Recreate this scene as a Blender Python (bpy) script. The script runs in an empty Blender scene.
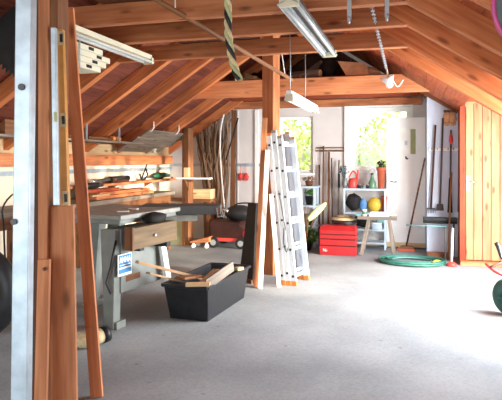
import bpy, math, random
from math import sin, cos, pi, radians as R
from mathutils import Vector as V, Matrix

random.seed(7)
sc = bpy.context.scene
COL = sc.collection

# ------------------------------------------------------------------ camera
FPX, CX, HY, EYE, YAW = 560.0, 251.0, 160.0, 1.36, R(16.04)
S_, C_ = sin(YAW), cos(YAW)
cam_d = bpy.data.cameras.new('camera')
cam = bpy.data.objects.new('camera', cam_d)
COL.objects.link(cam)
cam.location = (0, 0, EYE)
cam.rotation_euler = (R(90), 0, YAW)
cam_d.sensor_width = 36
cam_d.lens = 36 * FPX / 502
cam_d.shift_y = -(200 - HY) / 502
cam_d.clip_start = 0.05
cam_d.clip_end = 200
sc.camera = cam


def ray(px, py):
    u, v = (px - CX) / FPX, (HY - py) / FPX
    return V((-S_ + u * C_, C_ + u * S_, v))


def PT(px, py, t):                       # point at depth t along the optical axis
    r = ray(px, py) * t
    return V((r.x, r.y, EYE + r.z))


def PY(px, py, Y):                       # point in the plane y = Y
    r = ray(px, py)
    return PT(px, py, Y / r.y)


def PX(px, py, X):
    r = ray(px, py)
    return PT(px, py, X / r.x)


def FL(px, py, z=0.0):                   # point on the horizontal plane z
    return PT(px, py, FPX * (EYE - z) / (py - HY))


# ------------------------------------------------------------------ materials
def new_mat(name):
    m = bpy.data.materials.new(name)
    m.use_nodes = True
    nt = m.node_tree
    b = nt.nodes['Principled BSDF']
    return m, nt, b


def srgb(r, g, b):
    f = lambda c: ((c / 255 + .055) / 1.055) ** 2.4 if c > 10 else c / 255 / 12.92
    return (f(r), f(g), f(b), 1)


def mix_noise(nt, c1, c2, vec, scale, detail=4, lo=.35, hi=.65):
    n = nt.nodes.new('ShaderNodeTexNoise')
    n.inputs['Scale'].default_value = scale
    n.inputs['Detail'].default_value = detail
    if vec is not None:
        nt.links.new(vec, n.inputs['Vector'])
    r = nt.nodes.new('ShaderNodeValToRGB')
    r.color_ramp.elements[0].position = lo
    r.color_ramp.elements[1].position = hi
    r.color_ramp.elements[0].color = c1
    r.color_ramp.elements[1].color = c2
    nt.links.new(n.outputs['Fac'], r.inputs['Fac'])
    return n, r


def wood(name, c1, c2, rough=.65, knots=True):
    m, nt, b = new_mat(name)
    at = nt.nodes.new('ShaderNodeAttribute')
    at.attribute_name = 'grain'
    mp = nt.nodes.new('ShaderNodeMapping')
    mp.inputs['Scale'].default_value = (1.6, 22, 22)
    nt.links.new(at.outputs['Vector'], mp.inputs['Vector'])
    n, r = mix_noise(nt, c1, c2, mp.outputs['Vector'], 1.6, 6, .3, .72)
    out = r.outputs['Color']
    mp2 = nt.nodes.new('ShaderNodeMapping')
    mp2.inputs['Scale'].default_value = (1.1, 2.2, 2.2)
    nt.links.new(at.outputs['Vector'], mp2.inputs['Vector'])
    n3, r3 = mix_noise(nt, (.72, .72, .72, 1), (1.12, 1.12, 1.12, 1), mp2.outputs['Vector'], 1.5, 2, .3, .7)
    mu = nt.nodes.new('ShaderNodeMix'); mu.data_type = 'RGBA'; mu.blend_type = 'MULTIPLY'
    mu.inputs['Factor'].default_value = 1
    nt.links.new(out, mu.inputs['A']); nt.links.new(r3.outputs['Color'], mu.inputs['B'])
    out = mu.outputs['Result']
    if knots:
        mp3 = nt.nodes.new('ShaderNodeMapping')
        mp3.inputs['Scale'].default_value = (3.0, 9, 9)
        nt.links.new(at.outputs['Vector'], mp3.inputs['Vector'])
        vo = nt.nodes.new('ShaderNodeTexVoronoi')
        vo.inputs['Scale'].default_value = 1.0
        nt.links.new(mp3.outputs['Vector'], vo.inputs['Vector'])
        kr = nt.nodes.new('ShaderNodeValToRGB')
        kr.color_ramp.elements[0].position = .08
        kr.color_ramp.elements[1].position = .2
        kr.color_ramp.elements[0].color = (.3, .22, .18, 1)
        kr.color_ramp.elements[1].color = (1, 1, 1, 1)
        nt.links.new(vo.outputs['Distance'], kr.inputs['Fac'])
        m2 = nt.nodes.new('ShaderNodeMix'); m2.data_type = 'RGBA'; m2.blend_type = 'MULTIPLY'
        m2.inputs['Factor'].default_value = .8
        nt.links.new(out, m2.inputs['A']); nt.links.new(kr.outputs['Color'], m2.inputs['B'])
        out = m2.outputs['Result']
    nt.links.new(out, b.inputs['Base Color'])
    bp = nt.nodes.new('ShaderNodeBump'); bp.inputs['Strength'].default_value = .2; bp.inputs['Distance'].default_value = .004
    nt.links.new(n.outputs['Fac'], bp.inputs['Height']); nt.links.new(bp.outputs['Normal'], b.inputs['Normal'])
    b.inputs['Roughness'].default_value = rough
    b.inputs['Specular IOR Level'].default_value = .3
    return m


def plain(name, col, rough=.6, metal=0.0, var=.15, scale=9.0, spec=.4, bump=0):
    m, nt, b = new_mat(name)
    tc = nt.nodes.new('ShaderNodeTexCoord')
    c1 = tuple(x * (1 - var) for x in col[:3]) + (1,)
    c2 = tuple(min(1, x * (1 + var)) for x in col[:3]) + (1,)
    n, r = mix_noise(nt, c1, c2, tc.outputs['Object'], scale, 5)
    nt.links.new(r.outputs['Color'], b.inputs['Base Color'])
    b.inputs['Roughness'].default_value = rough
    b.inputs['Metallic'].default_value = metal
    b.inputs['Specular IOR Level'].default_value = spec
    if bump:
        bp = nt.nodes.new('ShaderNodeBump'); bp.inputs['Strength'].default_value = bump; bp.inputs['Distance'].default_value = .005
        nt.links.new(n.outputs['Fac'], bp.inputs['Height']); nt.links.new(bp.outputs['Normal'], b.inputs['Normal'])
    return m


M = {}
M['beam'] = wood('beam_wood', srgb(162, 94, 56), srgb(200, 130, 86))
M['rafter'] = wood('rafter_wood', srgb(182, 100, 57), srgb(218, 138, 86))
M['roofboard'] = wood('roof_board_wood', srgb(104, 52, 40), srgb(136, 74, 56))  # shade under the slope is put into this colour
M['plate'] = wood('plate_wood', srgb(192, 112, 70), srgb(222, 148, 100))
M['roofboard2'] = wood('clean_roof_board_wood', srgb(188, 94, 58), srgb(214, 122, 80))  # same boarding, with the light on that slope put into the colour
M['oldpine'] = wood('aged_pine', srgb(160, 126, 92), srgb(196, 162, 124))
M['orange'] = wood('orange_pine', srgb(164, 100, 62), srgb(200, 136, 92))
M['brown'] = wood('brown_wood', srgb(112, 72, 46), srgb(148, 100, 66))
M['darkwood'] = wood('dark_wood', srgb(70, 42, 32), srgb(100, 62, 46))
M['redwood'] = wood('red_stained_wood', srgb(140, 62, 38), srgb(176, 84, 52))
M['pale'] = wood('pale_pine', srgb(205, 170, 125), srgb(232, 204, 160))
M['larch'] = wood('varnished_pine', srgb(184, 130, 90), srgb(208, 158, 114), .5)
M['greywood'] = wood('weathered_wood', srgb(112, 102, 92), srgb(152, 140, 126))
M['olivewood'] = wood('olive_brown_wood', srgb(96, 78, 56), srgb(124, 102, 74), knots=False)
M['bark'] = wood('dry_bark', srgb(92, 66, 50), srgb(176, 140, 110), .9, knots=False)
M['loftwood'] = wood('loft_wood', srgb(96, 60, 44), srgb(128, 82, 60))
M['wall'] = plain('wall_plaster', srgb(222, 216, 212), .9, var=.05, scale=3, spec=.1)
M['cream'] = plain('cream_plaster', srgb(236, 222, 200), .9, var=.05, scale=3, spec=.1)
M['bluewall'] = plain('pale_blue_plaster', srgb(206, 218, 234), .9, var=.05, scale=3, spec=.1)
M['white'] = plain('white_paint', srgb(248, 248, 244), .45, var=.03, scale=5)
M['whitewood'] = plain('whitewashed_board', srgb(236, 226, 212), .6, var=.05, scale=6)
M['galv'] = plain('galvanised_steel', srgb(176, 190, 200), .45, .45, .14, 14)
M['alu'] = plain('aluminium', srgb(206, 218, 230), .45, 0, .04, 6)
M['chrome'] = plain('chrome', srgb(215, 215, 215), .25, .9, .04, 6)
M['cast'] = plain('grey_cast_iron', srgb(144, 146, 140), .5, 0, .16, 10)
M['machine'] = plain('grey_machine_paint', srgb(130, 136, 132), .5, .0, .12, 7)
M['darkrail'] = plain('dark_grey_rail', srgb(76, 76, 76), .5, .1, .1, 8)
M['black'] = plain('black_plastic', srgb(34, 35, 37), .5, 0, .25, 12)
M['blackmat'] = plain('black_dull', srgb(26, 24, 24), .8, 0, .3, 12)
M['tub'] = plain('tub_plastic', srgb(30, 32, 36), .42, 0, .25, 18)
M['red'] = plain('red_enamel', srgb(180, 42, 44), .35, 0, .06, 6)
M['redplastic'] = plain('red_plastic', srgb(222, 74, 66), .4, 0, .08, 10)
M['darkred'] = plain('dark_red_paint', srgb(56, 28, 24), .5, 0, .2, 10)
M['pink'] = plain('pink_plastic', srgb(205, 90, 150), .4, 0, .06, 8)
M['green'] = plain('green_plastic', srgb(36, 92, 66), .45, 0, .12, 10)
M['hose'] = plain('green_hose_rubber', srgb(60, 120, 104), .5, 0, .2, 20)
M['tealtyre'] = plain('dark_teal_rubber', srgb(44, 84, 76), .65, 0, .15, 20)
M['teal'] = plain('teal_pipe', srgb(110, 160, 160), .4, 0, .1, 9)
M['blue'] = plain('blue_cloth', srgb(90, 140, 196), .85, 0, .15, 14)
M['label'] = plain('blue_label', srgb(62, 136, 196), .4, 0, .05, 9)
M['palefill'] = plain('pale_blue_paint', srgb(196, 214, 226), .5, 0, .06, 9)
M['yellow'] = plain('yellow_plastic', srgb(204, 172, 60), .5, 0, .1, 9)
M['ochre'] = plain('ochre_level_paint', srgb(196, 138, 60), .45, 0, .12, 9)
M['terra'] = plain('terracotta', srgb(190, 96, 66), .8, 0, .1, 12)
M['tan'] = plain('tan_leather', srgb(214, 164, 122), .8, 0, .14, 16)
M['straw'] = plain('straw', srgb(206, 188, 146), .85, 0, .16, 40)
M['pvc'] = plain('cream_plastic', srgb(214, 208, 184), .5, 0, .05, 6)
M['lampmetal'] = plain('grey_enamel_fitting', srgb(178, 176, 168), .4, .2, .08, 8)
M['tubeglass'] = plain('tube_glass', srgb(206, 208, 206), .2, 0, .02, 6)
M['orangecap'] = plain('orange_plastic', srgb(224, 140, 70), .5, 0, .08, 9)
M['card'] = plain('brown_cardboard', srgb(236, 192, 150), .9, 0, .14, 10)
M['greenbox'] = plain('pale_green_board', srgb(170, 176, 140), .7, 0, .1, 9)
M['glassgreen'] = plain('green_glass', srgb(96, 134, 104), .2, 0, .1, 9)
M['jar'] = plain('grey_glass', srgb(120, 128, 128), .15, 0, .1, 9)
M['greyfab'] = plain('grey_fabric', srgb(110, 124, 128), .8, 0, .15, 20)
M['limecloth'] = plain('lime_cloth', srgb(172, 178, 132), .85, 0, .1, 12)
M['leaf'] = plain('house_plant_leaf', srgb(70, 130, 50), .6, 0, .3, 12)
M['frost'] = plain('frosted_pane', srgb(250, 250, 242), .3, 0, .05, 7)
M['straps'] = plain('dull_zinc', srgb(168, 172, 176), .45, .4, .1, 12)
M['outground'] = plain('outdoor_lawn', srgb(120, 150, 70), .9, 0, .3, 4)


def leaf_mat(name, c1, c2):
    m, nt, b = new_mat(name)
    tc = nt.nodes.new('ShaderNodeTexCoord')
    n, r = mix_noise(nt, c1, c2, tc.outputs['Object'], 5, 4, .3, .7)
    nt.links.new(r.outputs['Color'], b.inputs['Base Color'])
    b.inputs['Roughness'].default_value = .6
    tr = nt.nodes.new('ShaderNodeBsdfTranslucent')
    nt.links.new(r.outputs['Color'], tr.inputs['Color'])
    mx = nt.nodes.new('ShaderNodeMixShader'); mx.inputs[0].default_value = .45
    nt.links.new(b.outputs[0], mx.inputs[1]); nt.links.new(tr.outputs[0], mx.inputs[2])
    nt.links.new(mx.outputs[0], nt.nodes['Material Output'].inputs['Surface'])
    return m


M['hedge'] = leaf_mat('garden_foliage', srgb(150, 180, 80), srgb(232, 236, 160))


def glass_mat():
    m = bpy.data.materials.new('window_glass'); m.use_nodes = True
    nt = m.node_tree
    nt.nodes.clear()
    o = nt.nodes.new('ShaderNodeOutputMaterial')
    t = nt.nodes.new('ShaderNodeBsdfTransparent'); t.inputs[0].default_value = (.96, .97, .96, 1)
    g = nt.nodes.new('ShaderNodeBsdfGlossy'); g.inputs['Roughness'].default_value = .03
    fr = nt.nodes.new('ShaderNodeFresnel')
    mx = nt.nodes.new('ShaderNodeMixShader')
    nt.links.new(fr.outputs[0], mx.inputs[0]); nt.links.new(t.outputs[0], mx.inputs[1]); nt.links.new(g.outputs[0], mx.inputs[2])
    nt.links.new(mx.outputs[0], o.inputs['Surface'])
    return m


M['glass'] = glass_mat()


def concrete():
    m, nt, b = new_mat('concrete_floor')
    tc = nt.nodes.new('ShaderNodeTexCoord')
    n, r = mix_noise(nt, srgb(128, 135, 139), srgb(168, 174, 177), tc.outputs['Object'], 1.1, 8, .3, .7)
    n2, r2 = mix_noise(nt, (.86, .86, .86, 1), (1.05, 1.06, 1.06, 1), tc.outputs['Object'], 55, 8, .25, .6)
    mu = nt.nodes.new('ShaderNodeMix'); mu.data_type = 'RGBA'; mu.blend_type = 'MULTIPLY'; mu.inputs['Factor'].default_value = 1
    nt.links.new(r.outputs['Color'], mu.inputs['A']); nt.links.new(r2.outputs['Color'], mu.inputs['B'])
    vo = nt.nodes.new('ShaderNodeTexVoronoi'); vo.inputs['Scale'].default_value = 3.2
    nt.links.new(tc.outputs['Object'], vo.inputs['Vector'])
    kr = nt.nodes.new('ShaderNodeValToRGB')
    kr.color_ramp.elements[0].position = .02; kr.color_ramp.elements[1].position = .06
    kr.color_ramp.elements[0].color = (.45, .42, .4, 1); kr.color_ramp.elements[1].color = (1, 1, 1, 1)
    nt.links.new(vo.outputs['Distance'], kr.inputs['Fac'])
    m2 = nt.nodes.new('ShaderNodeMix'); m2.data_type = 'RGBA'; m2.blend_type = 'MULTIPLY'; m2.inputs['Factor'].default_value = .7
    nt.links.new(mu.outputs['Result'], m2.inputs['A']); nt.links.new(kr.outputs['Color'], m2.inputs['B'])
    nt.links.new(m2.outputs['Result'], b.inputs['Base Color'])
    b.inputs['Roughness'].default_value = .8
    b.inputs['Specular IOR Level'].default_value = .25
    bp = nt.nodes.new('ShaderNodeBump'); bp.inputs['Strength'].default_value = .15; bp.inputs['Distance'].default_value = .004
    nt.links.new(n2.outputs['Fac'], bp.inputs['Height']); nt.links.new(bp.outputs['Normal'], b.inputs['Normal'])
    return m


M['floor'] = concrete()

# ------------------------------------------------------------------ mesh builder


class MB:
    def __init__(self):
        self.v, self.g, self.f, self.s = [], [], [], []

    def add(self, vs, fs, gs=None, smooth=False):
        o = len(self.v)
        self.v += [V(p) for p in vs]
        self.g += [V(p) for p in (gs or vs)]
        self.f += [tuple(o + i for i in f) for f in fs]
        self.s += [smooth] * len(fs)
        return self

    def beam(self, p0, p1, w, h, up=(0, 0, 1), w1=None, h1=None):
        p0, p1 = V(p0), V(p1)
        d = p1 - p0
        L = d.length
        d.normalize()
        up = V(up)
        if abs(d.dot(up)) > .98:
            up = V((0, 1, 0)) if abs(d.y) < .9 else V((1, 0, 0))
        x = d.cross(up).normalized()
        y = x.cross(d).normalized()
        w1, h1 = w1 or w, h1 or h
        off = V((random.uniform(0, 40), random.uniform(0, 40), random.uniform(0, 40)))
        vs, gs = [], []
        for (p, l, ww, hh) in ((p0, 0, w, h), (p1, L, w1, h1)):
            for sx, sy in ((-1, -1), (1, -1), (1, 1), (-1, 1)):
                vs.append(p + x * sx * ww / 2 + y * sy * hh / 2)
                gs.append(V((l, sx * ww / 2, sy * hh / 2)) + off)
        fs = [(0, 1, 2, 3), (7, 6, 5, 4), (0, 4, 5, 1), (1, 5, 6, 2), (2, 6, 7, 3), (3, 7, 4, 0)]
        return self.add(vs, fs, gs)

    def box(self, lo, hi):
        """axis aligned box; grain along its longest side"""
        lo, hi = V(lo), V(hi)
        c, s = (lo + hi) / 2, hi - lo
        k = max(range(3), key=lambda i: s[i])
        a = V((0, 0, 0)); a[k] = s[k] / 2
        if k == 0: return self.beam(c - a, c + a, s.y, s.z)
        if k == 1: return self.beam(c - a, c + a, s.x, s.z)
        return self.beam(c - a, c + a, s.x, s.y, (0, 1, 0))

    def prism(self, pts, ext, grain=(0, 0, 1)):
        """flat polygon pts extruded by ext"""
        pts = [V(p) for p in pts]
        e = V(ext)
        n = len(pts)
        gz = V(grain).normalized()
        a = gz.cross(e.normalized())
        if a.length < .01: a = gz.orthogonal()
        a.normalize(); b = gz.cross(a)
        off = V((random.uniform(0, 40), random.uniform(0, 40), random.uniform(0, 40)))
        vs = pts + [p + e for p in pts]
        gs = [V((p.dot(gz), p.dot(a), p.dot(b))) + off for p in vs]
        fs = [tuple(range(n))[::-1], tuple(range(n, 2 * n))]
        for i in range(n):
            j = (i + 1) % n
            fs.append((i, j, n + j, n + i))
        return self.add(vs, fs, gs)

    def tube(self, pts, r, n=8, closed=False, flat=1.0):
        pts = [V(p) for p in pts]
        m = len(pts)
        rs = r if isinstance(r, (list, tuple)) else [r] * m
        tang = []
        for i in range(m):
            if closed:
                t = pts[(i + 1) % m] - pts[i - 1]
            else:
                t = pts[min(i + 1, m - 1)] - pts[max(i - 1, 0)]
            tang.append(t.normalized())
        x = tang[0].orthogonal().normalized()
        vs, gs, L = [], [], 0
        off = V((random.uniform(0, 40), random.uniform(0, 40), 0))
        for i in range(m):
            t = tang[i]
            x = (x - t * x.dot(t)).normalized()
            y = t.cross(x)
            if i: L += (pts[i] - pts[i - 1]).length
            for k in range(n):
                a = 2 * pi * k / n
                d = x * cos(a) * rs[i] + y * sin(a) * rs[i] * flat
                vs.append(pts[i] + d)
                gs.append(V((L, cos(a) * rs[i], sin(a) * rs[i])) + off)
        fs = []
        for i in range(m if closed else m - 1):
            j = (i + 1) % m
            for k in range(n):
                l = (k + 1) % n
                fs.append((i * n + k, i * n + l, j * n + l, j * n + k))
        self.add(vs, fs, gs, True)
        if not closed:
            o = len(self.v) - m * n
            self.f += [tuple(o + k for k in range(n))[::-1], tuple(o + (m - 1) * n + k for k in range(n))]
            self.s += [False, False]
        return self

    def cyl(self, p0, p1, r0, r1=None, n=14):
        return self.tube([p0, p1], [r0, r0 if r1 is None else r1], n)

    def lathe(self, prof, c=(0, 0, 0), n=20, mat=None):
        c = V(c)
        mat = mat or Matrix.Identity(3)
        vs = []
        for (r, z) in prof:
            for k in range(n):
                a = 2 * pi * k / n
                vs.append(c + mat @ V((r * cos(a), r * sin(a), z)))
        fs = []
        m = len(prof)
        for i in range(m - 1):
            for k in range(n):
                l = (k + 1) % n
                fs.append((i * n + k, i * n + l, (i + 1) * n + l, (i + 1) * n + k))
        self.add(vs, fs, None, True)
        o = len(self.v) - m * n
        if prof[0][0] > 1e-4: self.f.append(tuple(o + k for k in range(n))[::-1]); self.s.append(False)
        if prof[-1][0] > 1e-4: self.f.append(tuple(o + (m - 1) * n + k for k in range(n))); self.s.append(False)
        return self

    def ball(self, c, r, n=14, m=9, noise=0.0, seed=0):
        c = V(c)
        r = V(r) if isinstance(r, (tuple, list, V)) else V((r, r, r))
        rnd = random.Random(seed)
        ph = [rnd.uniform(0, 6) for _ in range(6)]
        vs = []
        for i in range(m + 1):
            th = pi * i / m
            for k in range(n):
                a = 2 * pi * k / n
                d = V((sin(th) * cos(a), sin(th) * sin(a), -cos(th)))
                q = 1 + noise * (sin(3 * a + ph[0] + 2 * th) + sin(5 * th + ph[1] + a) + .6 * sin(7 * a + ph[2] - 4 * th)) / 2.6
                vs.append(c + V((d.x * r.x, d.y * r.y, d.z * r.z)) * q)
        fs = []
        for i in range(m):
            for k in range(n):
                l = (k + 1) % n
                fs.append((i * n + k, i * n + l, (i + 1) * n + l, (i + 1) * n + k))
        return self.add(vs, fs, None, True)

    def build(self, name, mat, parent=None, bevel=0.0):
        vs = self.v
        if parent is None:
            lo = V((min(p.x for p in vs), min(p.y for p in vs), min(p.z for p in vs)))
            hi = V((max(p.x for p in vs), max(p.y for p in vs), max(p.z for p in vs)))
            org = V(((lo.x + hi.x) / 2, (lo.y + hi.y) / 2, lo.z))
            loc = [p - org for p in vs]
        else:
            inv = world(parent).inverted()
            loc = [inv @ p for p in vs]
        me = bpy.data.meshes.new(name)
        me.from_pydata([tuple(p) for p in loc], [], self.f)
        me.polygons.foreach_set('use_smooth', self.s)
        at = me.attributes.new('grain', 'FLOAT_VECTOR', 'POINT')
        at.data.foreach_set('vector', [c for p in self.g for c in p])
        import bmesh
        bm = bmesh.new(); bm.from_mesh(me)
        bmesh.ops.recalc_face_normals(bm, faces=bm.faces)
        bm.to_mesh(me); bm.free()
        me.materials.append(M[mat] if isinstance(mat, str) else mat)
        o = bpy.data.objects.new(name, me)
        COL.objects.link(o)
        if parent is None:
            o.location = org
        else:
            o.parent = parent
        if bevel:
            b = o.modifiers.new('bevel', 'BEVEL')
            b.width = bevel; b.segments = 2; b.limit_method = 'ANGLE'; b.angle_limit = R(50)
        return o


def world(o):
    m = o.matrix_basis.copy()
    while o.parent is not None:
        o = o.parent
        m = o.matrix_basis @ m
    return m


def tag(o, label=None, cat=None, group=None, kind=None):
    if label: o['label'] = label
    if cat: o['category'] = cat
    if group: o['group'] = group
    if kind: o['kind'] = kind
    return o


def thing(name, label, cat, loc, rz=0.0, group=None):
    o = bpy.data.objects.new(name, None)
    o.empty_display_size = .1
    COL.objects.link(o)
    o.location = loc
    o.rotation_euler = (0, 0, rz)
    return tag(o, label, cat, group)


def struct(o, label=None, cat=None, group=None):
    return tag(o, label, cat, group, 'structure')


def arc(c, r, a0, a1, n, ax=V((1, 0, 0)), ay=V((0, 0, 1))):
    return [V(c) + ax * r * cos(a0 + (a1 - a0) * i / (n - 1)) + ay * r * sin(a0 + (a1 - a0) * i / (n - 1)) for i in range(n)]


# ------------------------------------------------------------------ the building
XL, XR, YB, YF = -4.1, 1.6, 9.1, -2.6
SL = .65
zl = lambda x: 4.10 + SL * x          # underside of the rafters, one slope
zr = lambda x: 2.29 - SL * x           # and the other
XRIDGE = (2.29 - 4.10) / (2 * SL)
ZR = zl(XRIDGE)
RD = .165                                # vertical depth of the rafters


def roof(x): return min(zl(x), zr(x))


struct(MB().box((XL - .2, YF, -.12), (XR + .2, YB + .2, 0)).build('floor', 'floor'), 'worn grey concrete floor of the workshop', 'floor')
struct(MB().box((-25, YF - 14, -.3), (25, 40, -.13)).build('ground', 'outground'), 'lawn outside the workshop windows', 'ground')
struct(MB().box((XL - .18, YF, 0), (XL, YB, 1.45)).build('wall_left', 'cream'), 'low cream plastered wall under the sloping roof', 'wall')


def wall_cols(mb, xs, holes, y0, y1):
    for a, b in zip(xs, xs[1:]):
        h = [q for q in holes if q[0] <= a + 1e-4 and q[1] >= b - 1e-4]
        tops = [V((b, y0, roof(b) + RD)), V((a, y0, roof(a) + RD))]
        if a < XRIDGE < b: tops.insert(1, V((XRIDGE, y0, ZR + RD)))
        if h:
            z0, z1 = h[0][2], h[0][3]
            if z0 > 0: mb.prism([(a, y0, 0), (b, y0, 0), (b, y0, z0), (a, y0, z0)], (0, y1 - y0, 0))
            mb.prism([(a, y0, z1), (b, y0, z1)] + tops, (0, y1 - y0, 0))
        else:
            mb.prism([(a, y0, 0), (b, y0, 0)] + tops, (0, y1 - y0, 0))


w1a, w1b = PY(279, 117, YB), PY(313, 173, YB)
w2a, w2b = PY(350, 108, YB), PY(411, 171, YB)
xs = sorted([XL - .18, w1a.x, w1b.x, w2a.x, w2b.x, XR + .18])
mb = MB()
wall_cols(mb, xs, [(w1a.x, w1b.x, w1b.z, w1a.z), (w2a.x, w2b.x, w2b.z, w2a.z)], YB, YB + .2)
struct(mb.build('wall_back', 'wall'), 'pale plastered gable wall with two windows', 'wall')
# front gable behind the camera, with a wide open doorway
mb = MB()
wall_cols(mb, [XL - .18, -3.6, .9, XR + .18], [(-3.6, .9, 0, 2.35)], YF - .2, YF)
struct(mb.build('wall_front', 'wall'), 'gable wall with the wide doorway', 'wall')
# low wall under the other slope, with an unseen opening added for light
mb = MB()
mb.box((XR, YF, 0), (XR + .18, 4.5, 1.55)); mb.box((XR, 6.96, 0), (XR + .18, YB, 1.55)); mb.box((XR, 6.96, 1.55), (XR + .18, 7.95, 2.13)); mb.box((XR, 4.48, 0), (XR + .18, 6.96, .04)); mb.box((.72, 4.4, 1.5), (XR + .18, 4.48, 2.13))
struct(mb.build('wall_right', 'wall'), 'low wall with a wide opening to the garden', 'wall')

struct(MB().box((.56, 4.36, 2.13), (XR + .3, 7.95, 2.17)).build('ceiling_dormer', 'roofboard2'), 'flat boarded dormer ceiling over the garden opening', 'ceiling')
# roof boarding, one object per slope
DORMER = (4.42, 7.86, .64)              # y0, y1, x beyond which the roof is open (dormer over the added opening)


def boarding(side):
    mb = MB()
    xe = (XL - .3) if side < 0 else (XR + .25)
    L = math.hypot(xe - XRIDGE, SL * (xe - XRIDGE))
    n = int(L / .135)
    for i in range(n + 1):
        a, b = i / (n + 1), (i + .97) / (n + 1)
        xa, xb = XRIDGE + (xe - XRIDGE) * a, XRIDGE + (xe - XRIDGE) * b
        xm = (xa + xb) / 2
        za, zb = (zl(xa), zl(xb)) if side < 0 else (zr(xa), zr(xb))
        spans = [(YF, YB + .2)]
        if side > 0 and xm > DORMER[2]: spans = [(YF, DORMER[0]), (DORMER[1], YB + .2)]
        for (y0, y1) in spans:
            p0 = V((xm, y0, (za + zb) / 2 + RD + .011)); p1 = V((xm, y1, p0.z))
            nrm = V((SL * (-1 if side < 0 else 1), 0, 1))
            mb.beam(p0, p1, abs(xb - xa) * math.hypot(1, SL), .022, nrm)
    # backing sheet added over the boards to block light
    for (y0, y1, x0, x1) in ([(YF, YB + .2, XRIDGE, xe)] if side < 0 else [(YF, DORMER[0], XRIDGE, xe), (DORMER[1], YB + .2, XRIDGE, xe), (DORMER[0], DORMER[1], XRIDGE, DORMER[2])]):
        f = zl if side < 0 else zr
        mb.prism([(x0, y0, f(x0) + RD + .03), (x1, y0, f(x1) + RD + .03), (x1, y1, f(x1) + RD + .03), (x0, y1, f(x0) + RD + .03)], (0, 0, .02), (0, 1, 0))
    return mb


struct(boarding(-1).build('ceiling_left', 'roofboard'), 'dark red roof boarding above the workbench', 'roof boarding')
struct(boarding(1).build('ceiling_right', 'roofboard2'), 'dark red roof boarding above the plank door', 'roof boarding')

RY = [1.36, 2.08, 2.80, 3.52, 4.12, 4.90, 5.65, 6.40, 7.22, 8.10, 8.98]
NO_RIGHT = (6.40, 7.22, 8.10, 8.98)
ORD = ['first', 'second', 'third', 'fourth', 'fifth', 'sixth', 'seventh', 'eighth', 'ninth', 'tenth', 'eleventh', 'twelfth']
W = .085
for i, y in enumerate(RY):
    k = len(RY) - 1 - i
    for side in (-1, 1):
        if side > 0 and y in NO_RIGHT: continue
        f = zl if side < 0 else zr
        xe = (XL - .12) if side < 0 else (XR + .12)
        if side > 0 and DORMER[0] < y < DORMER[1]: xe = 1.0
        mb = MB()
        p = [(XRIDGE, y - W / 2, f(XRIDGE)), (xe, y - W / 2, f(xe)), (xe, y - W / 2, f(xe) + RD), (XRIDGE, y - W / 2, f(XRIDGE) + RD)]
        mb.prism(p, (0, W, 0), (side, 0, -SL))
        where = 'above the workbench side' if side < 0 else 'on the slope over the plank door'
        struct(mb.build('rafter', 'rafter', bevel=.006), '%s sloping rafter from the back wall, %s' % (ORD[k if side < 0 else k - len(NO_RIGHT)], where), 'rafter', 'rafters of the roof')
struct(MB().box((XRIDGE - .05, YF, ZR - .2), (XRIDGE + .05, YB, ZR - .06)).build('ridge_beam', 'beam', bevel=.006), 'long ridge timber under the roof peak', 'beam')

# tie beams
for (y, z0, z1, yy, lab) in ((3.52, 2.31, 2.45, .08, 'nearest tie beam, just under the fluorescent fittings'), (4.12, 2.31, 2.45, .08, 'middle of the three tie beams close together'),
                             (4.90, 2.31, 2.45, .08, 'last of the three close tie beams, above the diagonal pole'), (7.32, 2.215, 2.44, .1, 'deep orange tie beam carrying the loft junk')):
    xa, xb = (z0 - 4.10) / SL, (2.29 - z0) / SL
    xa2, xb2 = (z1 - 4.10) / SL, (2.29 - z1) / SL
    off = 0
    if z0 > 2.3: xa, xb, xa2, xb2 = xa + .1, xb - .1, xa2 + .1, xb2 - .1
    mb = MB().prism([(xa - .1, y - yy / 2 - off, z0), (xb + .1, y - yy / 2 - off, z0), (xb2 + .1, y - yy / 2 - off, z1), (xa2 - .1, y - yy / 2 - off, z1)], (0, yy, 0), (1, 0, 0))
    struct(mb.build('tie_beam', 'beam' if z0 > 2.3 else 'plate', bevel=.006), lab, 'beam')
struct(MB().box((-2.95, 8.97, 2.22), (.15, 9.1, 2.33)).build('wall_beam', 'beam', bevel=.006), 'red-brown timber along the top of the gable wall', 'beam')
struct(MB().box((-2.9, 8.9, 2.34), (.1, 8.97, 2.45)).build('ledger_beam', 'redwood', bevel=.006), 'red ledger timber over the gable wall timber', 'beam')
# wall plate and infill on the low wall
struct(MB().box((XL, YF, 1.29), (XL + .12, 8.95, 1.43)).build('wall_plate', 'plate', bevel=.006), 'orange timber plate along the top of the low wall', 'beam')
mb = MB()
mb.box((XL + .0, YF, 1.43), (XL + .04, 9.0, 1.58))
struct(mb.build('trim_1', 'pale'), 'pale infill boarding between the rafter feet', 'trim')
# dark boarding of the gable above the ties
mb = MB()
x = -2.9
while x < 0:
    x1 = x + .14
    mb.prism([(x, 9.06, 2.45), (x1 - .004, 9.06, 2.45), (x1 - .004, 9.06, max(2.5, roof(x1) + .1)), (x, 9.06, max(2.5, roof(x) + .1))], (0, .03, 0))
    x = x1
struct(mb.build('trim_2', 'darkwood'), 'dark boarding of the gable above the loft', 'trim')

# central post
pc = FL(269.5, 286)
px_, py_ = PY(271, 160, 6.5).x, 6.5
struct(MB().beam((px_, py_, 0), (px_, py_, roof(px_) + .03), .155, .155, (sin(R(18)), cos(R(18)), 0)).build('post', 'beam', bevel=.006), 'square timber post with boards and ladders leaning on it', 'post')
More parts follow.
